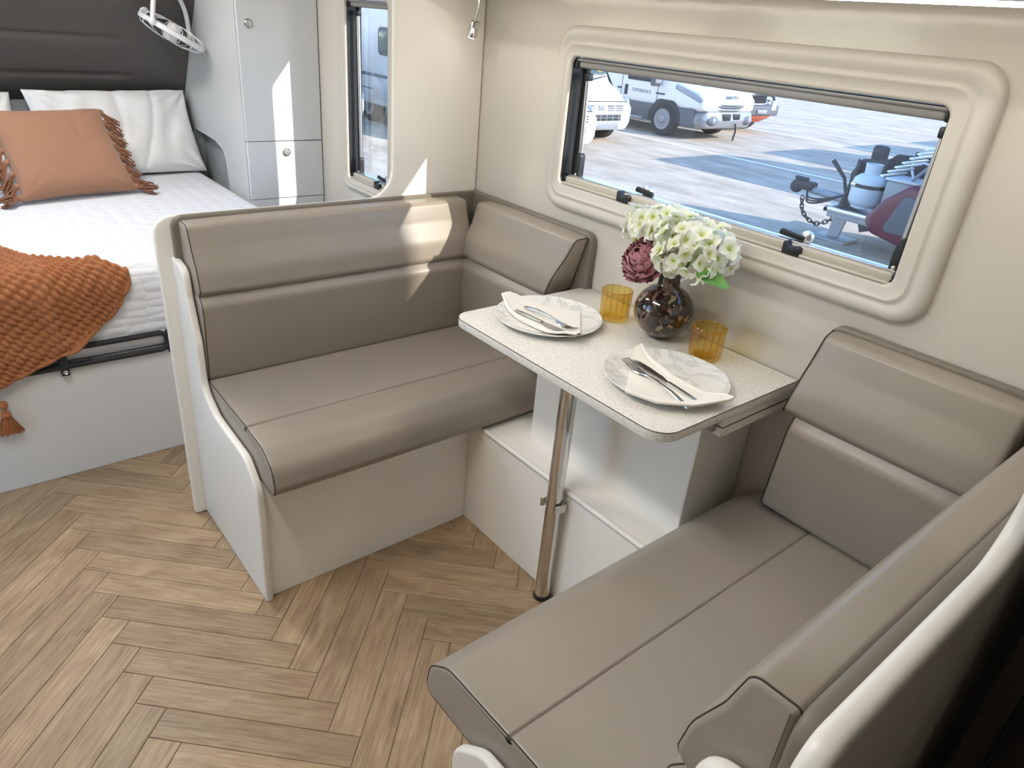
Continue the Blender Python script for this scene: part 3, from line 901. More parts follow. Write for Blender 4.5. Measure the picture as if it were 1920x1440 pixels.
# one tassel: wooden-coloured bead and a bundle of cords
tm = M().sphere((0, 0, 0), 0.0125, 10, 7)
co = bpy.data.meshes
bead = mesh_of('bead', tm, 'rust_cotton', 60)
def cords(seed, n=30, L=0.075):
    r = random.Random(seed); t = M()
    for k in range(n):
        a = r.uniform(0, 2*PI); q = math.sqrt(r.random())
        sp_ = 0.024*q
        w = r.uniform(-0.006, 0.006)
        le = L*r.uniform(0.85, 1.05)
        pts = [(0.006*q*math.cos(a), 0.006*q*math.sin(a), -0.008), (0.4*sp_*math.cos(a)+w, 0.4*sp_*math.sin(a), -0.35*le), (0.8*sp_*math.cos(a)-w, 0.8*sp_*math.sin(a)+w, -0.7*le), (sp_*math.cos(a), sp_*math.sin(a), -le)]
        t.tube(pts, 0.0021, 5)
    return mesh_of('cords', t, 'rust_cord', 60)
cm = [cords(1), cords(2), cords(3)]
co_ = Vector(ORG[cu.name])
for sx in (1, -1):
    for k in range(8):
        b = -0.17+0.34*k/7
        p = F @ Vector((sx*(0.196+0.010*abs(b/0.17)**3), b, 0.0))
        out = (F.to_3x3() @ Vector((sx*0.62, -0.75-0.25*RND.random(), 0.32 if sx > 0 else 0.12))).normalized()
        if p.z+out.z*0.08 < 0.675:
            out.z = max(out.z, (0.678-p.z)/0.08); out.normalize()
        rot = (-out).to_track_quat('Z', 'Y').to_matrix().to_4x4()
        ta = inst('tassel', cm[k % 3], cu, Matrix.Translation(p-co_) @ rot @ Matrix.Scale(0.92+0.16*RND.random(), 4))
        bo = bpy.data.objects.new('bead', bead); C.objects.link(bo); bo.parent = ta

# knitted throw over the foot of the bed
YR = -0.985
MXF, MZT = -0.404, 0.655
def throw_path(d, start):
    """distance along the bed top then round the rolled edge and down the front"""
    r = 0.070
    flat_ = (MXF-r)-start
    if d <= flat_: return (start+d, MZT, 0, 1)
    a = (d-flat_)/r
    if a < PI/2: return (MXF-r+r*math.sin(a), MZT-r+r*math.cos(a), math.sin(a), math.cos(a))
    return (MXF, MZT-r-(d-flat_-r*PI/2), 1, 0)
def throw(u, v):
    s = u                       # right edge to the left
    y_top = -0.985-0.78*s
    start = -0.425-0.585*s
    zk = [(0, 0.605), (0.083, 0.517), (0.224, 0.434), (0.37, 0.390), (0.48, 0.360), (1.0, 0.335)]
    for (s0, z0), (s1, z1) in zip(zk, zk[1:]):
        if s0 <= s <= s1: zend = z0+(z1-z0)*(s-s0)/(s1-s0)
    r = 0.070
    total = (MXF-r-start)+r*PI/2+(MZT-r-zend)
    d = v*total
    x, z, nx, nz = throw_path(d, start)
    # folds and knitted relief
    yy = y_top-0.010*math.sin(v*5+s*9)*min(1, s*6)
    fold = 0.016*math.exp(-((s-0.30+0.16*(v-0.4)+0.02*math.sin(v*6))/0.030)**2)
    fold += 0.010*math.exp(-((s-0.085+0.03*v)/0.020)**2)
    fold += 0.003*math.sin(s*22+v*4)
    a = d/0.0190; b = (y_top+0.15*x)/0.0225
    st = 0.010*(abs(math.sin(a*PI))*abs(math.sin(b*PI+(0.5*PI if int(a) % 2 else 0))))**0.7
    h = 0.011+max(0, fold)+st+0.013*min(1, max(0, (0.50-z)/0.06))
    return (x+nx*h, yy, z+nz*h)
tw = thing('throw_blanket', 'rust orange knitted throw draped over the foot of the bed', 'blanket', (-0.55, -1.35, 0.35))
part('knit', M().grid(throw, 330, 330), 'knit', tw, 80)
def under(u, v):
    x, y, z = throw(u, v)
    return (x-0.004, y, z-0.010) if v < 0.6 else (x-0.010, y, z)
part('knit_back', M().grid(under, 60, 60), 'knit', tw, 80)
edge = [throw(s/60, 1.0) for s in range(61)]
part('hem', M().tube([(x-0.004, y, z) for x, y, z in edge], 0.0065, 8), 'knit', tw)
edge = [throw(0.0, s/60) for s in range(61)]
part('hem', M().tube([(x-0.003, y, z-0.003) for x, y, z in edge], 0.0065, 8), 'knit', tw)
# corner tassel
tx, ty = -0.386, -1.366
tk = part('tassel_cord', M().tube(catmull([(tx-0.004, ty-0.006, 0.352), (tx, ty-0.012, 0.32), (tx+0.002, ty, 0.285), (tx, ty, 0.262)], 5), 0.006, 8).sphere((tx, ty, 0.300), 0.013, 10, 8).sphere((tx, ty, 0.268), 0.015, 12, 8, (1, 1, 0.7)), 'knit', tw)
t = M(); rr_ = random.Random(5)
for k in range(120):
    a = rr_.uniform(0, 2*PI); q = math.sqrt(rr_.random())
    le = rr_.uniform(0.055, 0.066)
    t.tube([(tx+0.010*q*math.cos(a)*0.6, ty+0.010*q*math.sin(a), 0.266), (tx+0.017*q*math.cos(a)*0.6, ty+0.022*q*math.sin(a), 0.266-le*0.5), (tx+0.022*q*math.cos(a)*0.6, ty+0.036*q*math.sin(a), 0.266-le)], 0.0011, 4)
part('fringe', t, 'knit', tk, kind='stuff')

# ------------------------------------------------------------------ bedside fan
FC = Vector((-1.52, -0.455, 1.248))
fn = (r2*0.50+u2*0.85-fwd*0.20).normalized()
fan = thing('bedside_fan', 'white caged fan on a bracket beside the headboard', 'fan', tuple(FC-Vector((0, 0, 0.1))))
q = fn.to_track_quat('Z', 'X').to_matrix().to_4x4()
# line the yoke pivots up with the camera-independent horizontal axis of the ring
T = Matrix.Translation(FC) @ q
t = M(); RR = 0.125
rp_ = [(RR-0.004, -0.010), (RR+0.006, -0.008), (RR+0.008, 0.008), (RR-0.002, 0.010)]
t.loft([[(r*math.cos(a), r*math.sin(a), z) for r, z in rp_] for a in [2*PI*k/48 for k in range(49)]], True, False)
part('ring', t.xf(T), 'white_plastic', fan)
t = M()
for k in range(14):
    a = 2*PI*k/14
    for sg in (1, -1):
        t.tube([(RR*math.cos(a), RR*math.sin(a), 0.004*sg), (RR*0.92*math.cos(a), RR*0.92*math.sin(a), 0.022*sg), (0.5*RR*math.cos(a), 0.5*RR*math.sin(a), 0.034*sg), (0.024*math.cos(a), 0.024*math.sin(a), 0.036*sg)], 0.0016, 5)
part('wire_guard', t.xf(T), 'white_plastic', fan)
t = M().lathe([(0.001, -0.036), (0.026, -0.034), (0.030, 0.0), (0.026, 0.034), (0.001, 0.038)], (0, 0, 0), 24)
part('hub', t.xf(T), 'white_plastic', fan)
for k in range(4):
    def bl(u, v, k=k):
        r = 0.026+0.085*u; a = k*PI/2+(v-0.5)*0.9
        return (r*math.cos(a), r*math.sin(a), 0.012*(v-0.5)*2)
    part('blade', M().grid(bl, 6, 6).xf(T), 'caravan_grey', fan)
pv = (fwd-fn*fwd.dot(fn)).normalized()
pa, pb_ = FC+pv*0.135, FC-pv*0.135
hp = FC+Vector((-0.01, 0.015, 0.185))
t = M()
for e in (pa, pb_):
    mid = (e+hp)/2+(e-FC)*0.35
    t.tube(catmull([tuple(hp), tuple((hp+mid)/2+(e-FC)*0.15), tuple(mid), tuple(e)], 6), [0.009]*18+[0.011], 10)
    t.sphere(e, 0.015, 12, 8)
part('yoke', t, 'white_plastic', fan)
part('mount', M().tube([tuple(hp-Vector((0, 0, 0.012))), tuple(hp+Vector((0, 0, 0.03))), (hp.x, -0.333, hp.z+0.07)], 0.017, 12), 'white_plastic', fan)

# ------------------------------------------------------------------ black block added to keep the gap beyond the second divider dark
ap = thing('gap_dark_block', 'black block added to darken the gap behind the second divider', 'block', (2.1, -0.27, 0))
part('body', M().rbox(1.832, 2.40, -0.53, -0.004, 0.0, 1.02, 0.006), 'black_gloss', ap)
part('door', M().rbox(1.836, 2.396, -0.555, -0.531, 0.04, 1.01, 0.006), 'black_gloss', ap)  # front slab of the same added block

# ================================================================== TABLE SETTING
TZ = 0.7503
def plate_z(r):
    return 0.0045 if r < 0.082 else 0.0045+0.0135*((r-0.082)/0.0505)**1.5
def plate(x, y, label):
    pr = [(0.001, 0.0), (0.074, 0.0), (0.080, 0.001), (0.110, 0.0065), (0.1325, 0.0150), (0.1338, 0.0170), (0.1325, 0.0182)]
    pr += [(r, plate_z(r)) for r in (0.128, 0.120, 0.110, 0.100, 0.090, 0.082, 0.06, 0.03, 0.001)]
    return solo('dinner_plate', M().lathe(pr, (x, y, TZ), 72), 'marble_plate', label, 'plate', 'marbled dinner plates', smooth=50)
P1, P2 = (0.692, -0.279), (1.068, -0.281)
plate(*P1, 'marbled white plate nearer the sunlit bench, its napkin pointing to the bed')
plate(*P2, 'marbled white plate beside the folded table leaves')
def polyline(pts, t):
    L = [0]
    for i in range(1, len(pts)): L.append(L[-1]+math.hypot(pts[i][0]-pts[i-1][0], pts[i][1]-pts[i-1][1]))
    d = t*L[-1]
    for i in range(1, len(pts)):
        if d <= L[i] or i == len(pts)-1:
            k = (d-L[i-1])/(L[i]-L[i-1])
            return (pts[i-1][0]+(pts[i][0]-pts[i-1][0])*k, pts[i-1][1]+(pts[i][1]-pts[i-1][1])*k)
def nap_z(x, y, pc):
    r = math.hypot(x-pc[0], y-pc[1])
    return TZ+plate_z(min(r, 0.131))
def napkin(rolled, other, pc, label, lift):
    root = thing('napkin', label, 'napkin', (pc[0], pc[1], TZ+0.006), 'folded white napkins')
    def srf(top):
        def g(u, v):
            a, b = polyline(rolled, u), polyline(other, u)
            x, y = a[0]+(b[0]-a[0])*v, a[1]+(b[1]-a[1])*v
            z = nap_z(x, y, pc)+0.0012
            if top: z += 0.0042+0.0012*math.sin(u*9+v*5)*math.sin(v*PI)+0.0016*math.sin(v*PI)
            z += lift*max(0, (u-0.72)/0.28)**2+lift*0.6*max(0, (0.18-u)/0.18)**2
            return (x, y, z)
        return g
    t = M().grid(srf(True), 40, 16).grid(srf(False), 40, 16)
    st = srf(True); sb = srf(False)
    rim = [(u, 1.0) for u in [k/40 for k in range(41)]]
    t.loft([[st(u, v), sb(u, v)] for u, v in rim], False, False)
    part('folded_cloth', t, 'napkin', root, 60)
    pts = [Vector(st(k/40, 0.0)) for k in range(41)]
    part('rolled_edge', M().tube([tuple(p+Vector((0, 0, 0.000))) for p in pts], [0.0028+0.0030*math.sin(PI*min(1, k/34+0.08)) for k in range(41)], 10), 'napkin', root, 60)
    return root
napkin([(0.945, -0.224), (1.000, -0.243), (1.074, -0.268), (1.150, -0.268), (1.219, -0.258)], [(0.945, -0.245), (1.080, -0.424), (1.146, -0.404), (1.193, -0.349), (1.221, -0.268)], P2, 'folded white napkin on the plate beside the table leaves', 0.004)
napkin([(0.548, -0.312), (0.600, -0.335), (0.664, -0.349), (0.762, -0.346), (0.842, -0.329)], [(0.541, -0.283), (0.620, -0.235), (0.703, -0.180), (0.780, -0.255), (0.843, -0.318)], P1, 'folded white napkin on the plate by the sunlit bench', 0.010)

def cutlery_frame(p0, p1, z, zt):
    a, b = Vector((p0[0], p0[1], z)), Vector((p1[0], p1[1], zt))
    d = (b-a)
    x = d.normalized(); y = Vector((0, 0, 1)).cross(x).normalized(); zz = x.cross(y)
    return Matrix(((x.x, y.x, zz.x, a.x), (x.y, y.y, zz.y, a.y), (x.z, y.z, zz.z, a.z), (0, 0, 0, 1))), d.length
def fork(p0, p1, z, label, zt=None):
    F_, L = cutlery_frame(p0, p1, z, zt if zt else z)
    s = L/0.205
    def zc(x): return 0.006*math.sin(PI*min(1, x/0.13))+(-0.006*math.sin(PI*max(0, (x-0.13))/0.075))
    st = [(0.0, 0.0095), (0.004, 0.0115), (0.05, 0.0090), (0.10, 0.0055), (0.125, 0.0050), (0.135, 0.0090), (0.145, 0.0190), (0.158, 0.0225), (0.166, 0.0222)]
    rings = []
    for x, w in st:
        zz = zc(x)
        rings.append([(x*s, -w/2, zz), (x*s, w/2, zz), (x*s, w/2*0.8, zz+0.0022), (x*s, -w/2*0.8, zz+0.0022)])
    root = thing('fork', label, 'fork', tuple(F_ @ Vector((0.1*s, 0, 0))), 'stainless forks')
    part('handle', M().loft(rings).xf(F_), 'steel', root)
    for k in range(4):
        y = -0.0084+0.0056*k
        rr = []
        for i in range(7):
            x = 0.164+0.041*i/6
            w = 0.0036*(1-0.45*i/6)
            zz = zc(x)
            rr.append([(x*s, y-w/2, zz), (x*s, y+w/2, zz), (x*s, y+w/2, zz+0.0018), (x*s, y-w/2, zz+0.0018)])
        part('tine', M().loft(rr).xf(F_), 'steel', root)
def knife(p0, p1, z, label):
    F_, L = cutlery_frame(p0, p1, z, z)
    s = L/0.225
    st = [(0.0, 0.008, 0.003), (0.003, 0.0118, 0.005), (0.05, 0.0115, 0.0055), (0.098, 0.0095, 0.0052), (0.104, 0.0105, 0.0045)]
    root = thing('table_knife', label, 'knife', tuple(F_ @ Vector((0.1*s, 0, 0))), 'stainless table knives')
    part('handle', M().loft([[(x*s, -w/2, 0), (x*s, w/2, 0), (x*s, w/2*0.75, h), (x*s, -w/2*0.75, h)] for x, w, h in st]).xf(F_), 'steel', root)
    bl = [(0.103, -0.004, 0.0045), (0.112, -0.006, 0.0055), (0.13, -0.0105, 0.0065), (0.18, -0.012, 0.0070), (0.21, -0.010, 0.0068), (0.222, -0.004, 0.0062), (0.225, 0.003, 0.0050)]
    part('blade', M().loft([[(x*s, a, 0.0012), (x*s, b, 0.0010), (x*s, b, 0.0034), (x*s, a, 0.0018)] for x, a, b in bl]).xf(F_), 'steel', root)
fork((1.187, -0.357), (0.970, -0.303), TZ+0.0150, 'fork beside the knife on the plate by the table leaves', TZ+0.0190)
knife((1.195, -0.322), (0.974, -0.284), TZ+0.0125, 'knife lying on the napkin by the table leaves')
fork((0.620, -0.296), (0.798, -0.286), TZ+0.0150, 'fork with its tines towards the vase, on the plate by the sunlit bench', TZ+0.0195)
knife((0.625, -0.330), (0.822, -0.312), TZ+0.0120, 'knife on the napkin rolled edge by the sunlit bench')

def tumbler(x, y, label):
    n = 30
    fl_ = lambda a: 0.022*abs(math.cos(n/2*a))
    root = thing('glass_tumbler', label, 'glass', (x, y, TZ), 'amber ribbed tumblers')
    t = M().lathe([(0.001, 0.0), (0.030, 0.0), (0.0355, 0.003), (0.0368, 0.010), (0.0375, 0.040), (0.0385, 0.076)], (x, y, TZ), n*8, fl_, cap=False)
    t.lathe([(0.0385, 0.076), (0.0375, 0.0775), (0.0360, 0.076)], (x, y, TZ), n*8, None, cap=False)
    part('wall', t, 'amber', root, 60)
    for k in range(n):
        if k % 2: continue
        a = 2*PI*(k+0.5)/n*1.0
        q = 0.0372
        part('rib', M().tube([(x+(q-0.0012)*math.cos(a), y+(q-0.0012)*math.sin(a), TZ+0.006), (x+q*math.cos(a), y+q*math.sin(a), TZ+0.04), (x+(q+0.001)*math.cos(a), y+(q+0.001)*math.sin(a), TZ+0.0765)], 0.00055, 4), 'amber_rib', root)
    part('rim_edge', M().tube([(x+0.0375*math.cos(2*PI*k/48), y+0.0375*math.sin(2*PI*k/48), TZ+0.0768) for k in range(48)], 0.0008, 6, closed=True), 'amber_rib', root)
    part('inner_wall', M().lathe([(0.0360, 0.0755), (0.0350, 0.040), (0.0340, 0.012), (0.030, 0.008), (0.001, 0.0075)], (x, y, TZ), 96, None, cap=False), 'amber', root, 60)
tumbler(0.757, -0.112, 'amber ribbed glass tumbler between the vase and the sunlit bench')
tumbler(1.031, -0.098, 'amber ribbed glass tumbler between the vase and the table leaves')

# ------------------------------------------------------------------ vase and flowers
VX, VY = 0.892, -0.092
pr = [(0.001, 0.001), (0.026, 0.0), (0.030, 0.002)]
for k in range(1, 22):
    a = -PI/2+0.43+(PI-0.43-0.40)*k/21
    pr.append((0.0715*math.cos(a), 0.066+0.0665*math.sin(a)))
pr += [(0.0265, 0.1305), (0.0258, 0.150), (0.0262, 0.175), (0.0285, 0.186), (0.0275, 0.187), (0.0245, 0.176), (0.024, 0.150), (0.024, 0.13)]
vz = thing('flower_vase', 'round tortoiseshell glass vase with a narrow neck', 'vase', (VX, VY, TZ))
part('body', M().lathe(pr, (VX, VY, TZ), 64), 'tortoise', vz, 60)

def petal_mesh(seed):
    r = random.Random(seed); t = M()
    for k in range(4):
        a0 = k*PI/2+r.uniform(-0.15, 0.15); tl_ = r.uniform(0.05, 0.95); sz = r.uniform(0.9, 1.1); w = r.uniform(-0.004, 0.004)
        def g(u, v, a0=a0, tl_=tl_, sz=sz, w=w):
            rr = 0.0205*sz*u
            wid = 0.0112*sz*math.sin(PI*min(0.93, 0.06+0.87*u))**0.85
            s = (v-0.5)*2
            x = rr; y = wid*s
            z = 0.007*math.sin(u*2.0)*tl_*2+0.0045*s*s*u-0.009*u**3*tl_+w*0.4*u*s+0.0012*math.sin(s*7+u*5)*u
            return (x*math.cos(a0)-y*math.sin(a0), x*math.sin(a0)+y*math.cos(a0), z)
        t.grid(g, 5, 6)
    t.sphere((0, 0, 0.002), 0.0020, 8, 5)
    return mesh_of('floret', t, 'hydrangea', 80)
FLO = [petal_mesh(s) for s in range(5)]
def hydrangea(cx, rad, n, label, seed, skip=None):
    c = Vector(cx)
    root = thing('hydrangea', label, 'flower', tuple(c-Vector((0, 0, rad[2]))), 'flowers in the vase')
    o = Vector(ORG[root.name]); r = random.Random(seed)
    part('stem', M().tube(catmull([(VX+0.004, VY, TZ+0.02), (VX+0.003, VY-0.002, TZ+0.17), tuple(c-Vector((0, 0, rad[2]*0.7))), tuple(c)], 6), 0.0032, 6), 'stem_green', root)
    ga = PI*(3-math.sqrt(5))
    for k in range(n):
        z = 1-2*(k+0.5)/n
        if z < -0.93: continue
        q = math.sqrt(1-z*z); a = ga*k+seed
        d = Vector((q*math.cos(a), q*math.sin(a), z))
        jit = r.uniform(0.74, 1.22)
        p = Vector((c.x+d.x*rad[0]*jit, c.y+d.y*rad[1]*jit, c.z+d.z*rad[2]*jit))
        if p.y > -0.036: continue
        if skip and (p-Vector(skip[0])).length < skip[1]: continue
        nn = (d+Vector((r.uniform(-.7, .7), r.uniform(-.7, .7), r.uniform(-.5, .6)))).normalized()
        rot = nn.to_track_quat('Z', 'Y').to_matrix().to_4x4() @ Matrix.Rotation(r.uniform(0, 2*PI), 4, 'Z')
        inst('floret', FLO[k % 5], root, Matrix.Translation(p-o) @ rot @ Matrix.Scale(r.uniform(0.85, 1.22), 4))
    return root
PC = Vector((0.858, -0.166, 0.950))
h1 = hydrangea((0.960, -0.132, 0.992), (0.086, 0.070, 0.058), 84, 'larger white and lime hydrangea head with a green leaf', 0.4, (PC, 0.052))
h2 = hydrangea((0.862, -0.118, 1.012), (0.078, 0.062, 0.042), 60, 'smaller white and lime hydrangea head above the pink peony', 2.1, (PC, 0.052))
o = Vector(ORG[h1.name])
def lf_(u, v):
    w = 0.020*math.sin(PI*min(1, 0.05+0.95*u))**0.8
    s = 2*v-1
    return (0.080*u, w*s, -0.010*u*u+0.006*abs(s)*math.sin(PI*u)+0.0008*math.sin(u*40)*abs(s))
lm = mesh_of('leaf', M().grid(lf_, 16, 8), 'leaf_green', 80)
lx = Vector((0.97, 0.10, -0.05)).normalized(); ly = Vector((0.1, -0.45, 1)).cross(lx).normalized(); lz = lx.cross(ly)
inst('leaf', lm, h1, Matrix(((lx.x, ly.x, lz.x, 1.012-o.x), (lx.y, ly.y, lz.y, -0.168-o.y), (lx.z, ly.z, lz.z, 0.958-o.z), (0, 0, 0, 1))))
def pet(u, v):
    s = 2*v-1
    w = 0.62*math.sin(PI*min(0.90, 0.08+0.82*u))**0.7
    return (w*s, 0.42*math.sin(PI*u*0.80)-0.22*s*s*u, u*(1.0-0.06*math.sin(s*9)*u)+0.04*math.sin(s*14)*u)
PM = mesh_of('petal', M().grid(pet, 7, 8), 'peony', 80)
PMO = mesh_of('petal_orange', M().grid(pet, 7, 8), 'peony_orange', 80)
pe = thing('peony', 'dusky pink peony on the bed side of the bouquet', 'flower', tuple(PC), 'flowers in the vase')
pn = Vector((-0.05, -0.75, 0.62)).normalized()
base = pn.to_track_quat('Z', 'Y').to_matrix().to_4x4()
part('stem', M().tube(catmull([(VX-0.004, VY, TZ+0.02), (VX-0.003, VY-0.004, TZ+0.17), tuple(PC-pn*0.03)], 6), 0.003, 6), 'stem_green', pe)
k = 0
for ringi, (cnt, op, sz, dz) in enumerate(((5, -0.10, 0.032, 0.004), (7, 0.08, 0.037, 0.002), (9, 0.34, 0.041, -0.001), (10, 0.62, 0.044, -0.005), (11, 0.95, 0.046, -0.010), (10, 1.30, 0.046, -0.014))):
    for j in range(cnt):
        a = 2*PI*(j+0.5*(ringi % 2))/cnt+RND.uniform(-.15, .15)
        mtx = Matrix.Rotation(a, 4, 'Z') @ Matrix.Translation((0, 0.003+0.006*op, dz-0.012)) @ Matrix.Rotation(-op, 4, 'X') @ Matrix.Scale(sz*RND.uniform(0.9, 1.1), 4)
        inst('petal', PMO if (ringi == 3 and j == 2) else PM, pe, base @ mtx)

# ================================================================== OUTSIDE YARD
GZ = -0.70
solo('yard_ground', M().box(-70, 60, 0.4, 90, GZ-0.1, GZ).box(-70, 60, -60, -2.8, GZ-0.1, GZ).box(-70, 60, -2.8, 0.4, GZ-0.1, GZ), 'yard', 'pale sunlit concrete of the vehicle yard', None, kind='structure', smooth=0)
for xa, xb, y, lb in ((-15.0, -4.0, 11.85, 'white line painted between the motorhome and the van'), (-15.0, -3.0, 17.35, 'white line painted beside the pick-up truck'), (-16.0, -3.0, 20.9, 'white line painted across the open yard beyond the pick-up'), (-16, -3, 24.6, 'white line painted furthest across the open yard')):
    solo('parking_line', M().box(xa, xb, y-0.07, y+0.07, GZ, GZ+0.004), 'line_paint', lb, 'road marking', 'white parking lines', smooth=0)

def wheel(par, x, y, r, w, side, rim='car_silver'):
    R_ = Matrix.Translation((x, y, GZ+r)) @ Matrix.Rotation(PI/2, 4, 'X')
    wl = part('wheel', M().lathe([(r*0.62, -w/2), (r*0.93, -w/2), (r, -w/2*0.75), (r, w/2*0.75), (r*0.93, w/2), (r*0.62, w/2)], (0, 0, 0), 36).xf(R_), 'rubber', par)
    yy = y+side*w/2*1.02
    R2 = Matrix.Translation((x, yy, GZ+r)) @ Matrix.Rotation(PI/2 if side < 0 else -PI/2, 4, 'X')
    part('rim', M().lathe([(r*0.64, 0.0), (r*0.62, 0.012), (r*0.55, 0.006), (r*0.46, -0.03), (r*0.28, -0.02), (r*0.24, 0.03), (r*0.20, 0.04), (0.001, 0.04)], (0, 0, 0), 36).xf(R2), rim, wl)
    t = M()
    for k in range(8):
        a = 2*PI*k/8
        t.lathe([(0.030, -0.024), (0.030, -0.018), (0.001, -0.017)], (r*0.40*math.cos(a), r*0.40*math.sin(a), 0), 10)
    part('rim_holes', t.xf(R2), 'car_dark', wl)
    return wl
def slab_on(p0, p1, p2, p3, th=0.012):
    """thin plate over a quad"""
    a, b, c_, d = (Vector(p) for p in (p0, p1, p2, p3))
    n = (b-a).cross(d-a).normalized()*th
    t = M()
    t.loft([[tuple(q) for q in (a, b, c_, d)], [tuple(q+n) for q in (a, b, c_, d)]])
    return t

# ---- motorhome whose nose fills the left of the picture window
def motorhome(nx, y0, y1, label, length=6.5, detail=True):
    yc = (y0+y1)/2
    v = thing('motorhome', label, 'vehicle', (nx-length/2, yc, GZ), 'motorhomes parked in the yard')
    prof = rpoly([(nx-0.10, -0.44, 0.06), (nx-0.01, -0.30, 0.08), (nx, 0.02, 0.10), (nx-0.10, 0.13, 0.06), (nx-0.75, 0.46, 0.25), (nx-1.55, 1.62, 0.1), (nx-1.9, 1.66, 0.0), (nx-1.9, -0.44, 0)], 6)
    part('cab', M().prism(prof, 'Y', y0+0.04, y1-0.04, 0.16, 6), 'car_white', v, 35)
    hb_ = rpoly([(nx-length, -0.34, 0.05), (nx-1.75, -0.34, 0.05), (nx-1.75, 1.45, 0.1), (nx-0.75, 1.30, 0.12), (nx-0.62, 1.62, 0.15), (nx-1.2, 2.20, 0.25), (nx-length, 2.20, 0.15)], 6)
    part('coach_body', M().prism(hb_, 'Y', y0-0.04, y1+0.04, 0.05, 3), 'car_white', v, 35)
    a, b = (nx-0.82, 0.56), (nx-1.42, 1.40)
    part('windscreen', slab_on((a[0], y1-0.22, a[1]), (a[0], y0+0.22, a[1]), (b[0], y0+0.32, b[1]), (b[0], y1-0.32, b[1]), -0.05).xf(Matrix.Translation((0.02, 0, 0.015))), 'car_glass', v, 0)
    tag_ = part('permit_tag', M().box(nx-0.80, nx-0.785, y1-0.48, y1-0.36, 0.60, 0.72), 'yellow_tag', v, 0)
    for yy in (y0+0.55, y1-0.75):
        part('wiper', M().tube([(nx-0.62, yy-0.25, 0.455), (nx-0.70, yy+0.45, 0.56)], 0.013, 6), 'car_dark', v)
    part('bonnet_gap', M().tube([(nx-0.085, y0+0.20, 0.125), (nx-0.085, y1-0.20, 0.125)], 0.010, 6), 'car_dark', v)
    for k in range(3):
        for yy in (-0.55, -0.30, 0.30, 0.55):
            part('grille_slot', M().rbox(nx-0.02, nx+0.012, yc+yy-0.10, yc+yy+0.10, -0.035+0.045*k-0.012, -0.035+0.045*k+0.008, 0.003), 'car_plastic', v)
    part('badge', M().rbox(nx-0.02, nx+0.014, yc-0.09, yc+0.09, -0.04, 0.075, 0.02, 3), 'car_silver', v)
    lg = part('lower_grille', M().rbox(nx-0.05, nx+0.008, yc-0.62, yc+0.62, -0.245, -0.115, 0.02, 2), 'car_dark', v)
    for k in range(7):
        part('grille_bar', M().box(nx+0.006, nx+0.016, yc-0.55+k*0.18, yc-0.53+k*0.18, -0.235, -0.125), 'car_silver', lg)
    part('grille_bar', M().box(nx+0.006, nx+0.016, yc-0.60, yc+0.60, -0.185, -0.175), 'car_silver', lg)
    part('bumper_panel', M().rbox(nx-0.06, nx+0.010, yc-0.58, yc+0.58, -0.405, -0.265, 0.02, 2), 'car_silver', v)
    for sy, yy in ((-1, y0), (1, y1)):
        part('headlight', M().sphere((nx-0.22, yy-sy*0.17, 0.09), 0.16, 14, 8, (1.0, 0.6, 0.8)), 'lens', v)
        part('mirror', M().rbox(nx-1.05, nx-0.92, min(yy, yy+sy*0.26), max(yy, yy+sy*0.26), 0.62, 0.98, 0.04, 3), 'car_white', v)
        for wx in (nx-0.78, nx-length+1.6):
            wheel(v, wx, yy-sy*0.14, 0.34, 0.22, sy)
    # coach side on the near flank
    wd = part('side_window', M().prism(rpoly([(nx-4.35, 0.62, 0.1), (nx-3.45, 0.62, 0.1), (nx-3.45, 1.12, 0.1), (nx-4.35, 1.12, 0.1)], 5), 'Y', y0-0.075, y0-0.03, 0.02, 2), 'car_plastic', v)
    part('window_pane', M().prism(rpoly([(nx-4.28, 0.68, 0.07), (nx-3.52, 0.68, 0.07), (nx-3.52, 1.06, 0.07), (nx-4.28, 1.06, 0.07)], 5), 'Y', y0-0.082, y0-0.07, 0.004, 2), 'car_glass', wd)
    part('side_stripe', M().box(nx-length+0.2, nx-2.0, y0-0.048, y0-0.038, 0.20, 0.26), 'grey_print', v, 0)
    part('skirt_gap', M().box(nx-length+0.1, nx-1.9, y0-0.046, y0-0.038, -0.045, -0.03), 'car_plastic', v, 0)
    part('locker_door', M().prism(rpoly([(nx-4.6, -0.22, 0.06), (nx-3.9, -0.22, 0.06), (nx-3.9, 0.10, 0.06), (nx-4.6, 0.10, 0.06)], 4), 'Y', y0-0.047, y0-0.03, 0.003, 2), 'caravan_grey', v)
    return v
motorhome(-8.80, 8.72, 10.80, 'white motorhome with slotted grille, parked next to the silver-bumpered van')
motorhome(-10.55, 3.20, 5.42, 'white motorhome whose sunlit nose shows through the narrow window')
motorhome(-7.40, 6.35, 8.35, 'white motorhome whose shaded side shows through the narrow window')

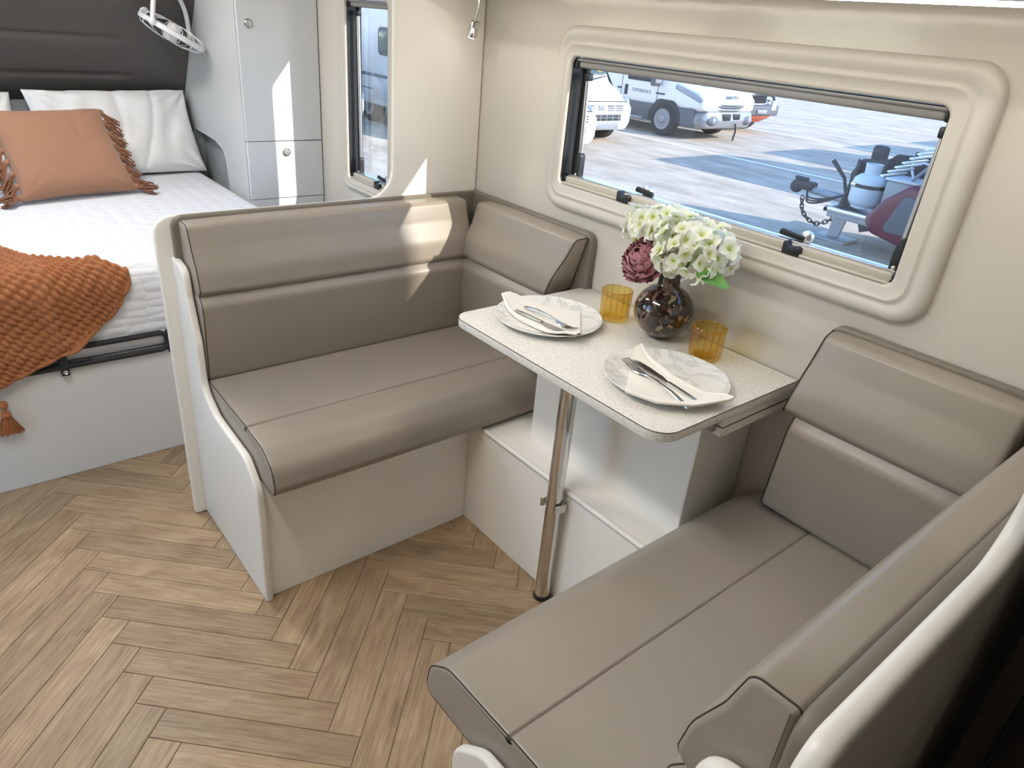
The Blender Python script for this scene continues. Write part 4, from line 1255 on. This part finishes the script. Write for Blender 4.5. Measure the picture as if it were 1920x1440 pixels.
# ---- white van with dark cladding
def van():
    nx, y0, y1 = -8.42, 12.72, 14.72
    yc = (y0+y1)/2
    v = thing('delivery_van', 'white van with dark lower cladding and chrome-lined grille', 'vehicle', (nx-2.6, yc, GZ))
    prof = rpoly([(nx-0.22, -0.05, 0.05), (nx-0.03, -0.02, 0.06), (nx-0.02, 0.22, 0.06), (nx-0.16, 0.36, 0.10), (nx-1.12, 0.62, 0.20), (nx-2.0, 1.55, 0.1), (nx-5.4, 1.62, 0.1), (nx-5.4, -0.12, 0.05), (nx-1.9, -0.10, 0.0)], 6)
    part('body', M().prism(prof, 'Y', y0, y1, 0.14, 6), 'car_white', v, 35)
    cl = rpoly([(nx-5.4, -0.40, 0.03), (nx-0.9, -0.40, 0.05), (nx-0.30, -0.42, 0.05), (nx-0.30, 0.0, 0.03), (nx-0.9, -0.02, 0.05), (nx-5.4, -0.10, 0.03)], 4)
    part('cladding', M().prism(cl, 'Y', y0-0.012, y1+0.012, 0.05, 3), 'car_plastic', v, 35)
    bu = rpoly([(nx-0.5, -0.43, 0.05), (nx-0.02, -0.40, 0.10), (nx+0.05, -0.22, 0.08), (nx+0.0, -0.02, 0.05), (nx-0.5, -0.02, 0.0)], 5)
    bp_ = part('bumper', M().prism(bu, 'Y', y0+0.03, y1-0.03, 0.20, 6), 'car_silver', v, 35)
    part('lower_intake', M().rbox(nx-0.02, nx+0.055, yc-0.34, yc-0.03, -0.22, -0.07, 0.02, 2).rbox(nx-0.02, nx+0.055, yc+0.08, yc+0.34, -0.20, -0.07, 0.02, 2), 'car_dark', bp_)
    for sy in (-1, 1):
        fg = part('fog_lamp_pod', M().sphere((nx-0.02, yc+sy*0.68, -0.22), 0.15, 16, 10, (0.7, 1.45, 0.75)), 'car_plastic', bp_)
        part('fog_lamp', M().sphere((nx+0.06, yc+sy*0.70, -0.21), 0.075, 14, 8, (0.7, 1, 1)), 'lens', fg)
        hl = [(nx-0.95, 0.36), (nx-0.16, 0.13), (nx-0.10, 0.22), (nx-0.30, 0.32), (nx-0.92, 0.47)]
        yy = y0 if sy < 0 else y1
        part('headlight', M().prism(rpoly([(x, z, 0.03) for x, z in hl], 3), 'Y', min(yy-sy*0.30, yy+sy*0.016), max(yy-sy*0.30, yy+sy*0.016), 0.02, 2), 'lens', v)
        for wx in (nx-1.14, nx-4.4):
            ya = yy-sy*0.02
            arch = rpoly([(wx-0.50, -0.42, 0.02), (wx+0.50, -0.42, 0.02), (wx+0.47, -0.15, 0.2), (wx+0.25, 0.10, 0.2), (wx-0.25, 0.10, 0.2), (wx-0.47, -0.15, 0.2)], 5)
            part('wheel_arch', M().prism(arch, 'Y', min(ya, ya+sy*0.045), max(ya, ya+sy*0.045), 0.012, 2), 'car_dark', v, 35)
            wheel(v, wx, yy-sy*0.06, 0.37, 0.24, sy)
    for k, z in enumerate((0.02, 0.075, 0.13)):
        part('grille_bar', M().tube(catmull([(nx-0.05, yc-0.52, z+0.012), (nx+0.0, yc-0.25, z), (nx+0.004, yc, z-0.004), (nx+0.0, yc+0.25, z), (nx-0.05, yc+0.52, z+0.012)], 5), 0.022 if k != 1 else 0.026, 8), 'chrome' if k != 1 else 'car_plastic', v)
    T_ = Matrix(((0, 0, 1, nx-0.045), (1, 0, 0, yc), (0, 1, 0, 0.255), (0, 0, 0, 1)))
    part('bonnet_lettering', text_mesh('IVECO', 0.16, 0.012).xf(T_), 'grey_print', v, 0)
    T_ = Matrix(((1, 0, 0, nx-1.95), (0, 0, -1, y0-0.003), (0, 1, 0, 0.20), (0, 0, 0, 1)))
    part('door_lettering', text_mesh('EXPERIENCE', 0.11, 0.004).xf(T_), 'grey_print', v, 0)
    part('side_stripe', M().box(nx-1.50, nx-1.22, y0-0.006, y0+0.01, 0.185, 0.225).box(nx-2.75, nx-2.60, y0-0.006, y0+0.01, 0.185, 0.225), 'dark_print', v, 0)
    d = part('door_handle', M().rbox(nx-2.50, nx-2.40, y0-0.02, y0+0.01, 0.07, 0.30, 0.03, 3), 'car_dark', v)
    part('door_gap', M().box(nx-2.62, nx-2.60, y0-0.003, y0+0.02, -0.12, 1.2).box(nx-1.46, nx-1.44, y0-0.003, y0+0.02, -0.06, 0.42), 'car_plastic', v, 0)
    part('side_window', M().prism(rpoly([(nx-2.45, 0.42, 0.04), (nx-1.35, 0.42, 0.1), (nx-1.85, 1.2, 0.1), (nx-2.45, 1.2, 0.04)], 4), 'Y', y0-0.008, y0+0.02, 0.004, 2), 'car_dark', v)
    part('windscreen', slab_on((nx-1.18, y1-0.16, 0.66), (nx-1.18, y0+0.16, 0.66), (nx-1.86, y0+0.24, 1.38), (nx-1.86, y1-0.24, 1.38), -0.04).xf(Matrix.Translation((0.02, 0, 0.02))), 'car_glass', v, 0)
    part('scuttle', M().rbox(nx-1.30, nx-0.98, y0+0.03, y1-0.03, 0.52, 0.61, 0.03, 2), 'car_dark', v)
    part('bonnet_crease', M().tube([(nx-0.20, y0+0.42, 0.352), (nx-0.60, y0+0.50, 0.482)], 0.012, 6).tube([(nx-0.20, y0+0.52, 0.352), (nx-0.60, y0+0.60, 0.482)], 0.012, 6), 'car_silver', v)
    mi = part('mirror', M().rbox(nx-1.50, nx-1.36, y0-0.28, y0-0.02, 0.36, 0.72, 0.05, 3), 'car_plastic', v)
    part('mirror_cap', M().rbox(nx-1.37, nx-1.32, y0-0.27, y0-0.05, 0.42, 0.70, 0.03, 3), 'car_silver', mi)
    part('side_step', M().rbox(nx-3.6, nx-1.75, y0-0.10, y0+0.06, -0.42, -0.36, 0.02, 2), 'car_silver', v)
    part('tow_eye', M().tube([(nx+0.05, yc+0.20, -0.28), (nx+0.09, yc+0.20, -0.45), (nx+0.06, yc+0.20, -0.66)], 0.02, 6), 'car_dark', v)
van()

# ---- pick-up with bull bar behind the van
def pickup():
    nx, y0, y1 = -9.35, 15.35, 17.05
    yc = (y0+y1)/2
    v = thing('pickup_truck', 'white pick-up with a bull bar and orange underguard', 'vehicle', (nx-2.4, yc, GZ))
    prof = rpoly([(nx-0.25, -0.28, 0.08), (nx-0.05, -0.05, 0.15), (nx-0.08, 0.30, 0.12), (nx-1.3, 0.50, 0.2), (nx-2.0, 1.05, 0.2), (nx-4.9, 1.0, 0.1), (nx-4.9, -0.25, 0.05)], 6)
    part('body', M().prism(prof, 'Y', y0+0.05, y1-0.05, 0.16, 5), 'car_white', v, 35)
    bb = part('bull_bar', M().rbox(nx-0.12, nx+0.16, y0+0.02, y1-0.02, -0.24, 0.02, 0.05, 3), 'car_plastic', v)
    part('hoop', M().tube(catmull([(nx+0.02, y0+0.10, 0.0), (nx+0.10, y0+0.35, 0.24), (nx+0.14, yc, 0.27), (nx+0.10, y1-0.35, 0.24), (nx+0.02, y1-0.10, 0.0)], 6), 0.035, 8), 'car_dark', bb)
    part('fairlead', M().rbox(nx+0.15, nx+0.20, yc-0.22, yc+0.22, -0.18, -0.08, 0.02, 2), 'car_silver', bb)
    for s in (-1, 1):
        part('bar_gusset', M().rbox(nx+0.10, nx+0.17, yc+s*0.55-0.10, yc+s*0.55+0.10, -0.10, 0.14, 0.02, 2), 'caravan_grey', bb)
        part('headlight', M().sphere((nx-0.14, yc+s*0.62, 0.14), 0.13, 12, 8, (0.8, 1.3, 0.7)), 'lens', v)
        yy = y0 if s < 0 else y1
        for wx in (nx-0.85, nx-3.9):
            wheel(v, wx, yy-s*0.08, 0.38, 0.26, s)
    part('underguard', slab_on((nx+0.10, y0+0.16, -0.27), (nx+0.10, y1-0.30, -0.27), (nx-0.22, y1-0.30, -0.44), (nx-0.22, y0+0.16, -0.44), 0.03), 'orange_paint', v, 0, 'orange underguard')
    part('grille', M().rbox(nx-0.10, nx-0.03, yc-0.45, yc+0.45, 0.05, 0.26, 0.03, 2), 'car_dark', v)
pickup()

# ---- flag pole sign between motorhome and van
sg = thing('yard_flag', 'white upright flag with pink lettering between the parked vehicles', 'flag', (-11.35, 12.1, GZ))
part('pole', M().tube([(-11.35, 12.1, GZ), (-11.35, 12.1, 2.6)], 0.03, 10), 'alu', sg)
part('banner', M().rbox(-11.36, -11.34, 12.13, 12.55, -0.55, 2.5, 0.005, 1), 'line_paint', sg)
for k, ch in enumerate('20CT'):
    T_ = Matrix(((0, 0, 1, -11.336), (1, 0, 0, 12.33), (0, 1, 0, 0.85-0.27*k), (0, 0, 0, 1)))
    part('letter', text_mesh(ch, 0.30, 0.002).xf(T_), 'pink_print', sg, 0)

# ---- camper trailer with gas bottle, just beyond the right of the window
def trailer():
    ox, oy = -2.86, 7.60
    v = thing('camper_trailer', 'camper trailer drawbar with jockey stand, chain and tool box', 'trailer', (-0.6, oy, GZ))
    fr = M().tube([(ox, oy, -0.20), (ox+0.55, oy-0.10, -0.22), (ox+1.6, oy-0.62, -0.26)], 0.045, 6).tube([(ox, oy, -0.20), (ox+0.55, oy+0.10, -0.22), (ox+1.6, oy+0.62, -0.26)], 0.045, 6)
    part('drawbar', fr, 'trailer_steel', v)
    part('coupling', M().rbox(ox-0.20, ox+0.10, oy-0.07, oy+0.07, -0.22, -0.11, 0.03, 2).sphere((ox-0.16, oy, -0.20), 0.085, 12, 8).rbox(ox-0.20, ox-0.02, oy-0.03, oy+0.03, -0.11, -0.07, 0.01, 2), 'trailer_black', v)
    part('brake_lever', M().tube([(ox+0.52, oy, -0.18), (ox+0.44, oy, 0.02), (ox+0.24, oy, 0.20)], [0.02, 0.022, 0.03], 8), 'trailer_black', v)
    for k in range(3):
        part('cable', M().tube(catmull([(ox+0.05, oy-0.09, -0.18), (ox+0.10, oy-0.12, -0.28-0.03*k), (ox+0.30, oy-0.13, -0.26-0.02*k), (ox+0.55, oy-0.12, -0.16)], 6), 0.012, 6), 'trailer_black', v)
    lk = []
    pts = catmull([(ox+0.02, oy-0.12, -0.30), (ox+0.08, oy-0.12, -0.48), (ox+0.28, oy-0.12, -0.58), (ox+0.48, oy-0.12, -0.48), (ox+0.58, oy-0.12, -0.34)], 4)
    for k in range(len(pts)-1):
        a, b = Vector(pts[k]), Vector(pts[k+1])
        d = (b-a); m_ = (a+b)/2; x = d.normalized()
        s = Vector((0, 1, 0)) if k % 2 else Vector((0, 1, 0)).cross(x).normalized()
        part('chain_link', M().tube([tuple(m_+x*0.042*math.cos(q)+s*0.024*math.sin(q)) for q in [2*PI*i/12 for i in range(12)]], 0.0085, 5, closed=True), 'trailer_black', v)
    part('stand', M().prism([(ox+0.52, -0.26), (ox+0.72, -0.24), (ox+0.64, GZ+0.04), (ox+0.50, GZ+0.02)], 'Y', oy-0.16, oy-0.12), 'trailer_steel', v, 0)
    part('stand_foot', M().rbox(ox+0.36, ox+0.82, oy-0.36, oy+0.02, GZ, GZ+0.035, 0.006), 'trailer_steel', v)
    part('mud_flap', M().prism([(ox+0.70, -0.28), (ox+0.98, -0.30), (ox+0.94, -0.52), (ox+0.84, -0.56)], 'Y', oy-0.05, oy-0.02), 'trailer_black', v, 0)
    part('deck_rail', M().rbox(ox+0.60, ox+2.2, oy-0.66, oy-0.60, -0.29, -0.23, 0.01).rbox(ox+0.60, ox+0.66, oy-0.66, oy+0.66, -0.29, -0.23, 0.01), 'alu', v)
    part('deck_mesh', M().rbox(ox+0.64, ox+2.2, oy-0.62, oy+0.62, -0.35, -0.29, 0.008), 'trailer_steel', v)
    gd = [(ox+0.52, -0.26), (ox+0.49, 0.10), (ox+0.58, 0.28), (ox+0.90, 0.33), (ox+0.97, 0.40), (ox+1.9, 0.47), (ox+1.9, -0.26)]
    part('stone_guard', M().prism(rpoly([(x, z, 0.05) for x, z in gd], 4), 'Y', oy+0.02, oy+0.06, 0.01, 2), 'trailer_black', v)
    part('guard_wing', slab_on((ox+0.50, oy+0.04, -0.26), (ox+0.66, oy-0.36, -0.26), (ox+0.66, oy-0.16, 0.20), (ox+0.56, oy+0.04, 0.27), 0.03), 'trailer_black', v, 0)
    part('post_cap', M().rbox(ox+0.66, ox+0.84, oy+0.02, oy+0.14, 0.28, 0.46, 0.04, 3), 'trailer_black', v)
    part('tool_box', M().rbox(ox+1.12, ox+1.62, oy-0.40, oy+0.16, -0.24, 0.16, 0.02, 2), 'trailer_steel', v)
    part('box_lid', M().rbox(ox+1.10, ox+1.64, oy-0.42, oy+0.18, 0.16, 0.19, 0.01, 2), 'caravan_grey', v)
    part('tap_hose', M().tube(catmull([(ox+1.28, oy-0.1, 0.19), (ox+1.22, oy-0.1, 0.33), (ox+1.30, oy-0.1, 0.37), (ox+1.42, oy-0.1, 0.35), (ox+1.45, oy-0.1, 0.20)], 5), 0.014, 6), 'caravan_grey', v)
    fd = [(ox+1.22, -0.20), (ox+1.34, -0.34), (ox+1.75, -0.42), (ox+2.6, -0.42), (ox+2.6, 0.24), (ox+1.62, 0.24), (ox+1.38, 0.04)]
    fb = part('front_pod', M().prism(rpoly([(x, z, 0.10) for x, z in fd], 5), 'Y', oy-0.98, oy-0.42, 0.05, 3), 'maroon', v)
    part('pod_door', M().prism(rpoly([(ox+1.46, -0.28, 0.05), (ox+2.3, -0.28, 0.05), (ox+2.3, 0.12, 0.05), (ox+1.60, 0.12, 0.05)], 4), 'Y', oy-1.0, oy-0.975, 0.006, 2), 'car_plastic', fb)
    part('body', M().prism(rpoly([(-1.15, -0.40, 0.1), (3.0, -0.40, 0.1), (3.0, 1.40, 0.15), (-0.95, 1.40, 0.25)], 5), 'Y', oy-1.05, oy+1.05, 0.06, 3), 'caravan_grey', v)
    t = M()
    for k in range(7):
        t.rbox(-1.60+0.06*k, -1.56+0.06*k, oy-0.95, oy-0.35, 0.26+0.055*k, 0.28+0.055*k, 0.006)
    part('roller_slats', t, 'car_white', v)
    part('strut', M().tube([(ox+1.28, oy-0.30, 0.10), (-0.95, oy-0.30, 0.90)], 0.02, 6), 'trailer_steel', v)
    for s in (-1, 1): wheel(v, 1.0, oy+s*0.98, 0.38, 0.24, s)
    gx, gy, g0 = ox+0.86, oy-0.22, -0.235
    g = thing('gas_bottle', 'pale grey gas bottle strapped to the trailer drawbar', 'gas bottle', (gx, gy, g0))
    gb = part('cylinder', M().lathe([(0.13, 0.0), (0.14, 0.005), (0.14, 0.03), (0.165, 0.045), (0.19, 0.09), (0.19, 0.29), (0.178, 0.34), (0.13, 0.385), (0.085, 0.40)], (gx, gy, g0), 36), 'gas_grey', g)
    part('collar', M().lathe([(0.085, 0.395), (0.088, 0.40), (0.095, 0.50), (0.10, 0.515), (0.09, 0.515), (0.082, 0.41)], (gx, gy, g0), 30, cap=False), 'gas_grey', g)
    part('strap', M().lathe([(0.191, 0.245), (0.194, 0.247), (0.194, 0.285), (0.191, 0.287)], (gx, gy, g0), 36, cap=False), 'trailer_black', g)
    part('buckle', M().rbox(gx-0.14, gx-0.08, gy-0.178, gy-0.145, g0+0.24, g0+0.295, 0.008), 'steel', g)
trailer()

# ---- caravans in the row beyond, whose shadows stripe the yard
for k, y in enumerate((11.95, 15.6, 19.3, 23.0)):
    lab = ('white caravan parked next to the camper trailer', 'white caravan second along from the camper trailer', 'white caravan third along from the camper trailer', 'white caravan at the far end of the row')[k]
    cv = thing('caravan', lab, 'caravan', (0.2, y+1.1, GZ), 'caravans parked in a row')
    part('body', M().prism(rpoly([(-2.75, -0.30, 0.1), (4.2, -0.30, 0.1), (4.2, 2.2, 0.2), (-2.3, 2.2, 0.3), (-2.75, 1.5, 0.3)], 5), 'Y', y, y+2.25, 0.06, 3), 'caravan_grey', cv)
    for s, yy in ((-1, y), (1, y+2.25)):
        w_ = part('side_window', M().prism(rrect(-0.6, 0.9, 0.7, 1.3, 0.1), 'Y', yy-0.02, yy+0.02, 0.008, 2), 'car_dark', cv)
        wheel(cv, 0.6, yy-s*0.13, 0.36, 0.22, s)
    part('front_window', M().rbox(-2.775, -2.74, y+0.4, y+1.85, 0.6, 1.1, 0.02, 2), 'car_dark', cv)
    part('drawbar', M().tube([(-2.7, y+0.5, -0.25), (-3.9, y+1.12, -0.25), (-2.7, y+1.75, -0.25)], 0.04, 6), 'trailer_black', cv)
    part('jockey_wheel', M().tube([(-3.8, y+1.12, -0.1), (-3.8, y+1.12, GZ+0.1)], 0.03, 8).sphere((-3.8, y+1.12, GZ+0.09), 0.09, 12, 8, (1, 0.5, 1)), 'trailer_black', cv)

# ---- unseen pole added to block sun from part of the picture window
LPX, LPY = 5.90, 2.25
lp = thing('sun_block_pole', 'tall steel pole added outside to shade part of the picture window', 'sun blocker', (LPX, LPY, GZ))
part('pole', M().tube([(LPX, LPY, GZ), (LPX, LPY, 5.6)], 0.12, 20), 'alu', lp)
part('base_plate', M().rbox(LPX-.22, LPX+.22, LPY-.22, LPY+.22, GZ, GZ+0.03, 0.01), 'alu', lp)
part('blocker_head', M().rbox(LPX-.2, LPX+.7, LPY-.15, LPY+.15, 5.55, 5.68, 0.03, 3), 'grey_cassette', lp)
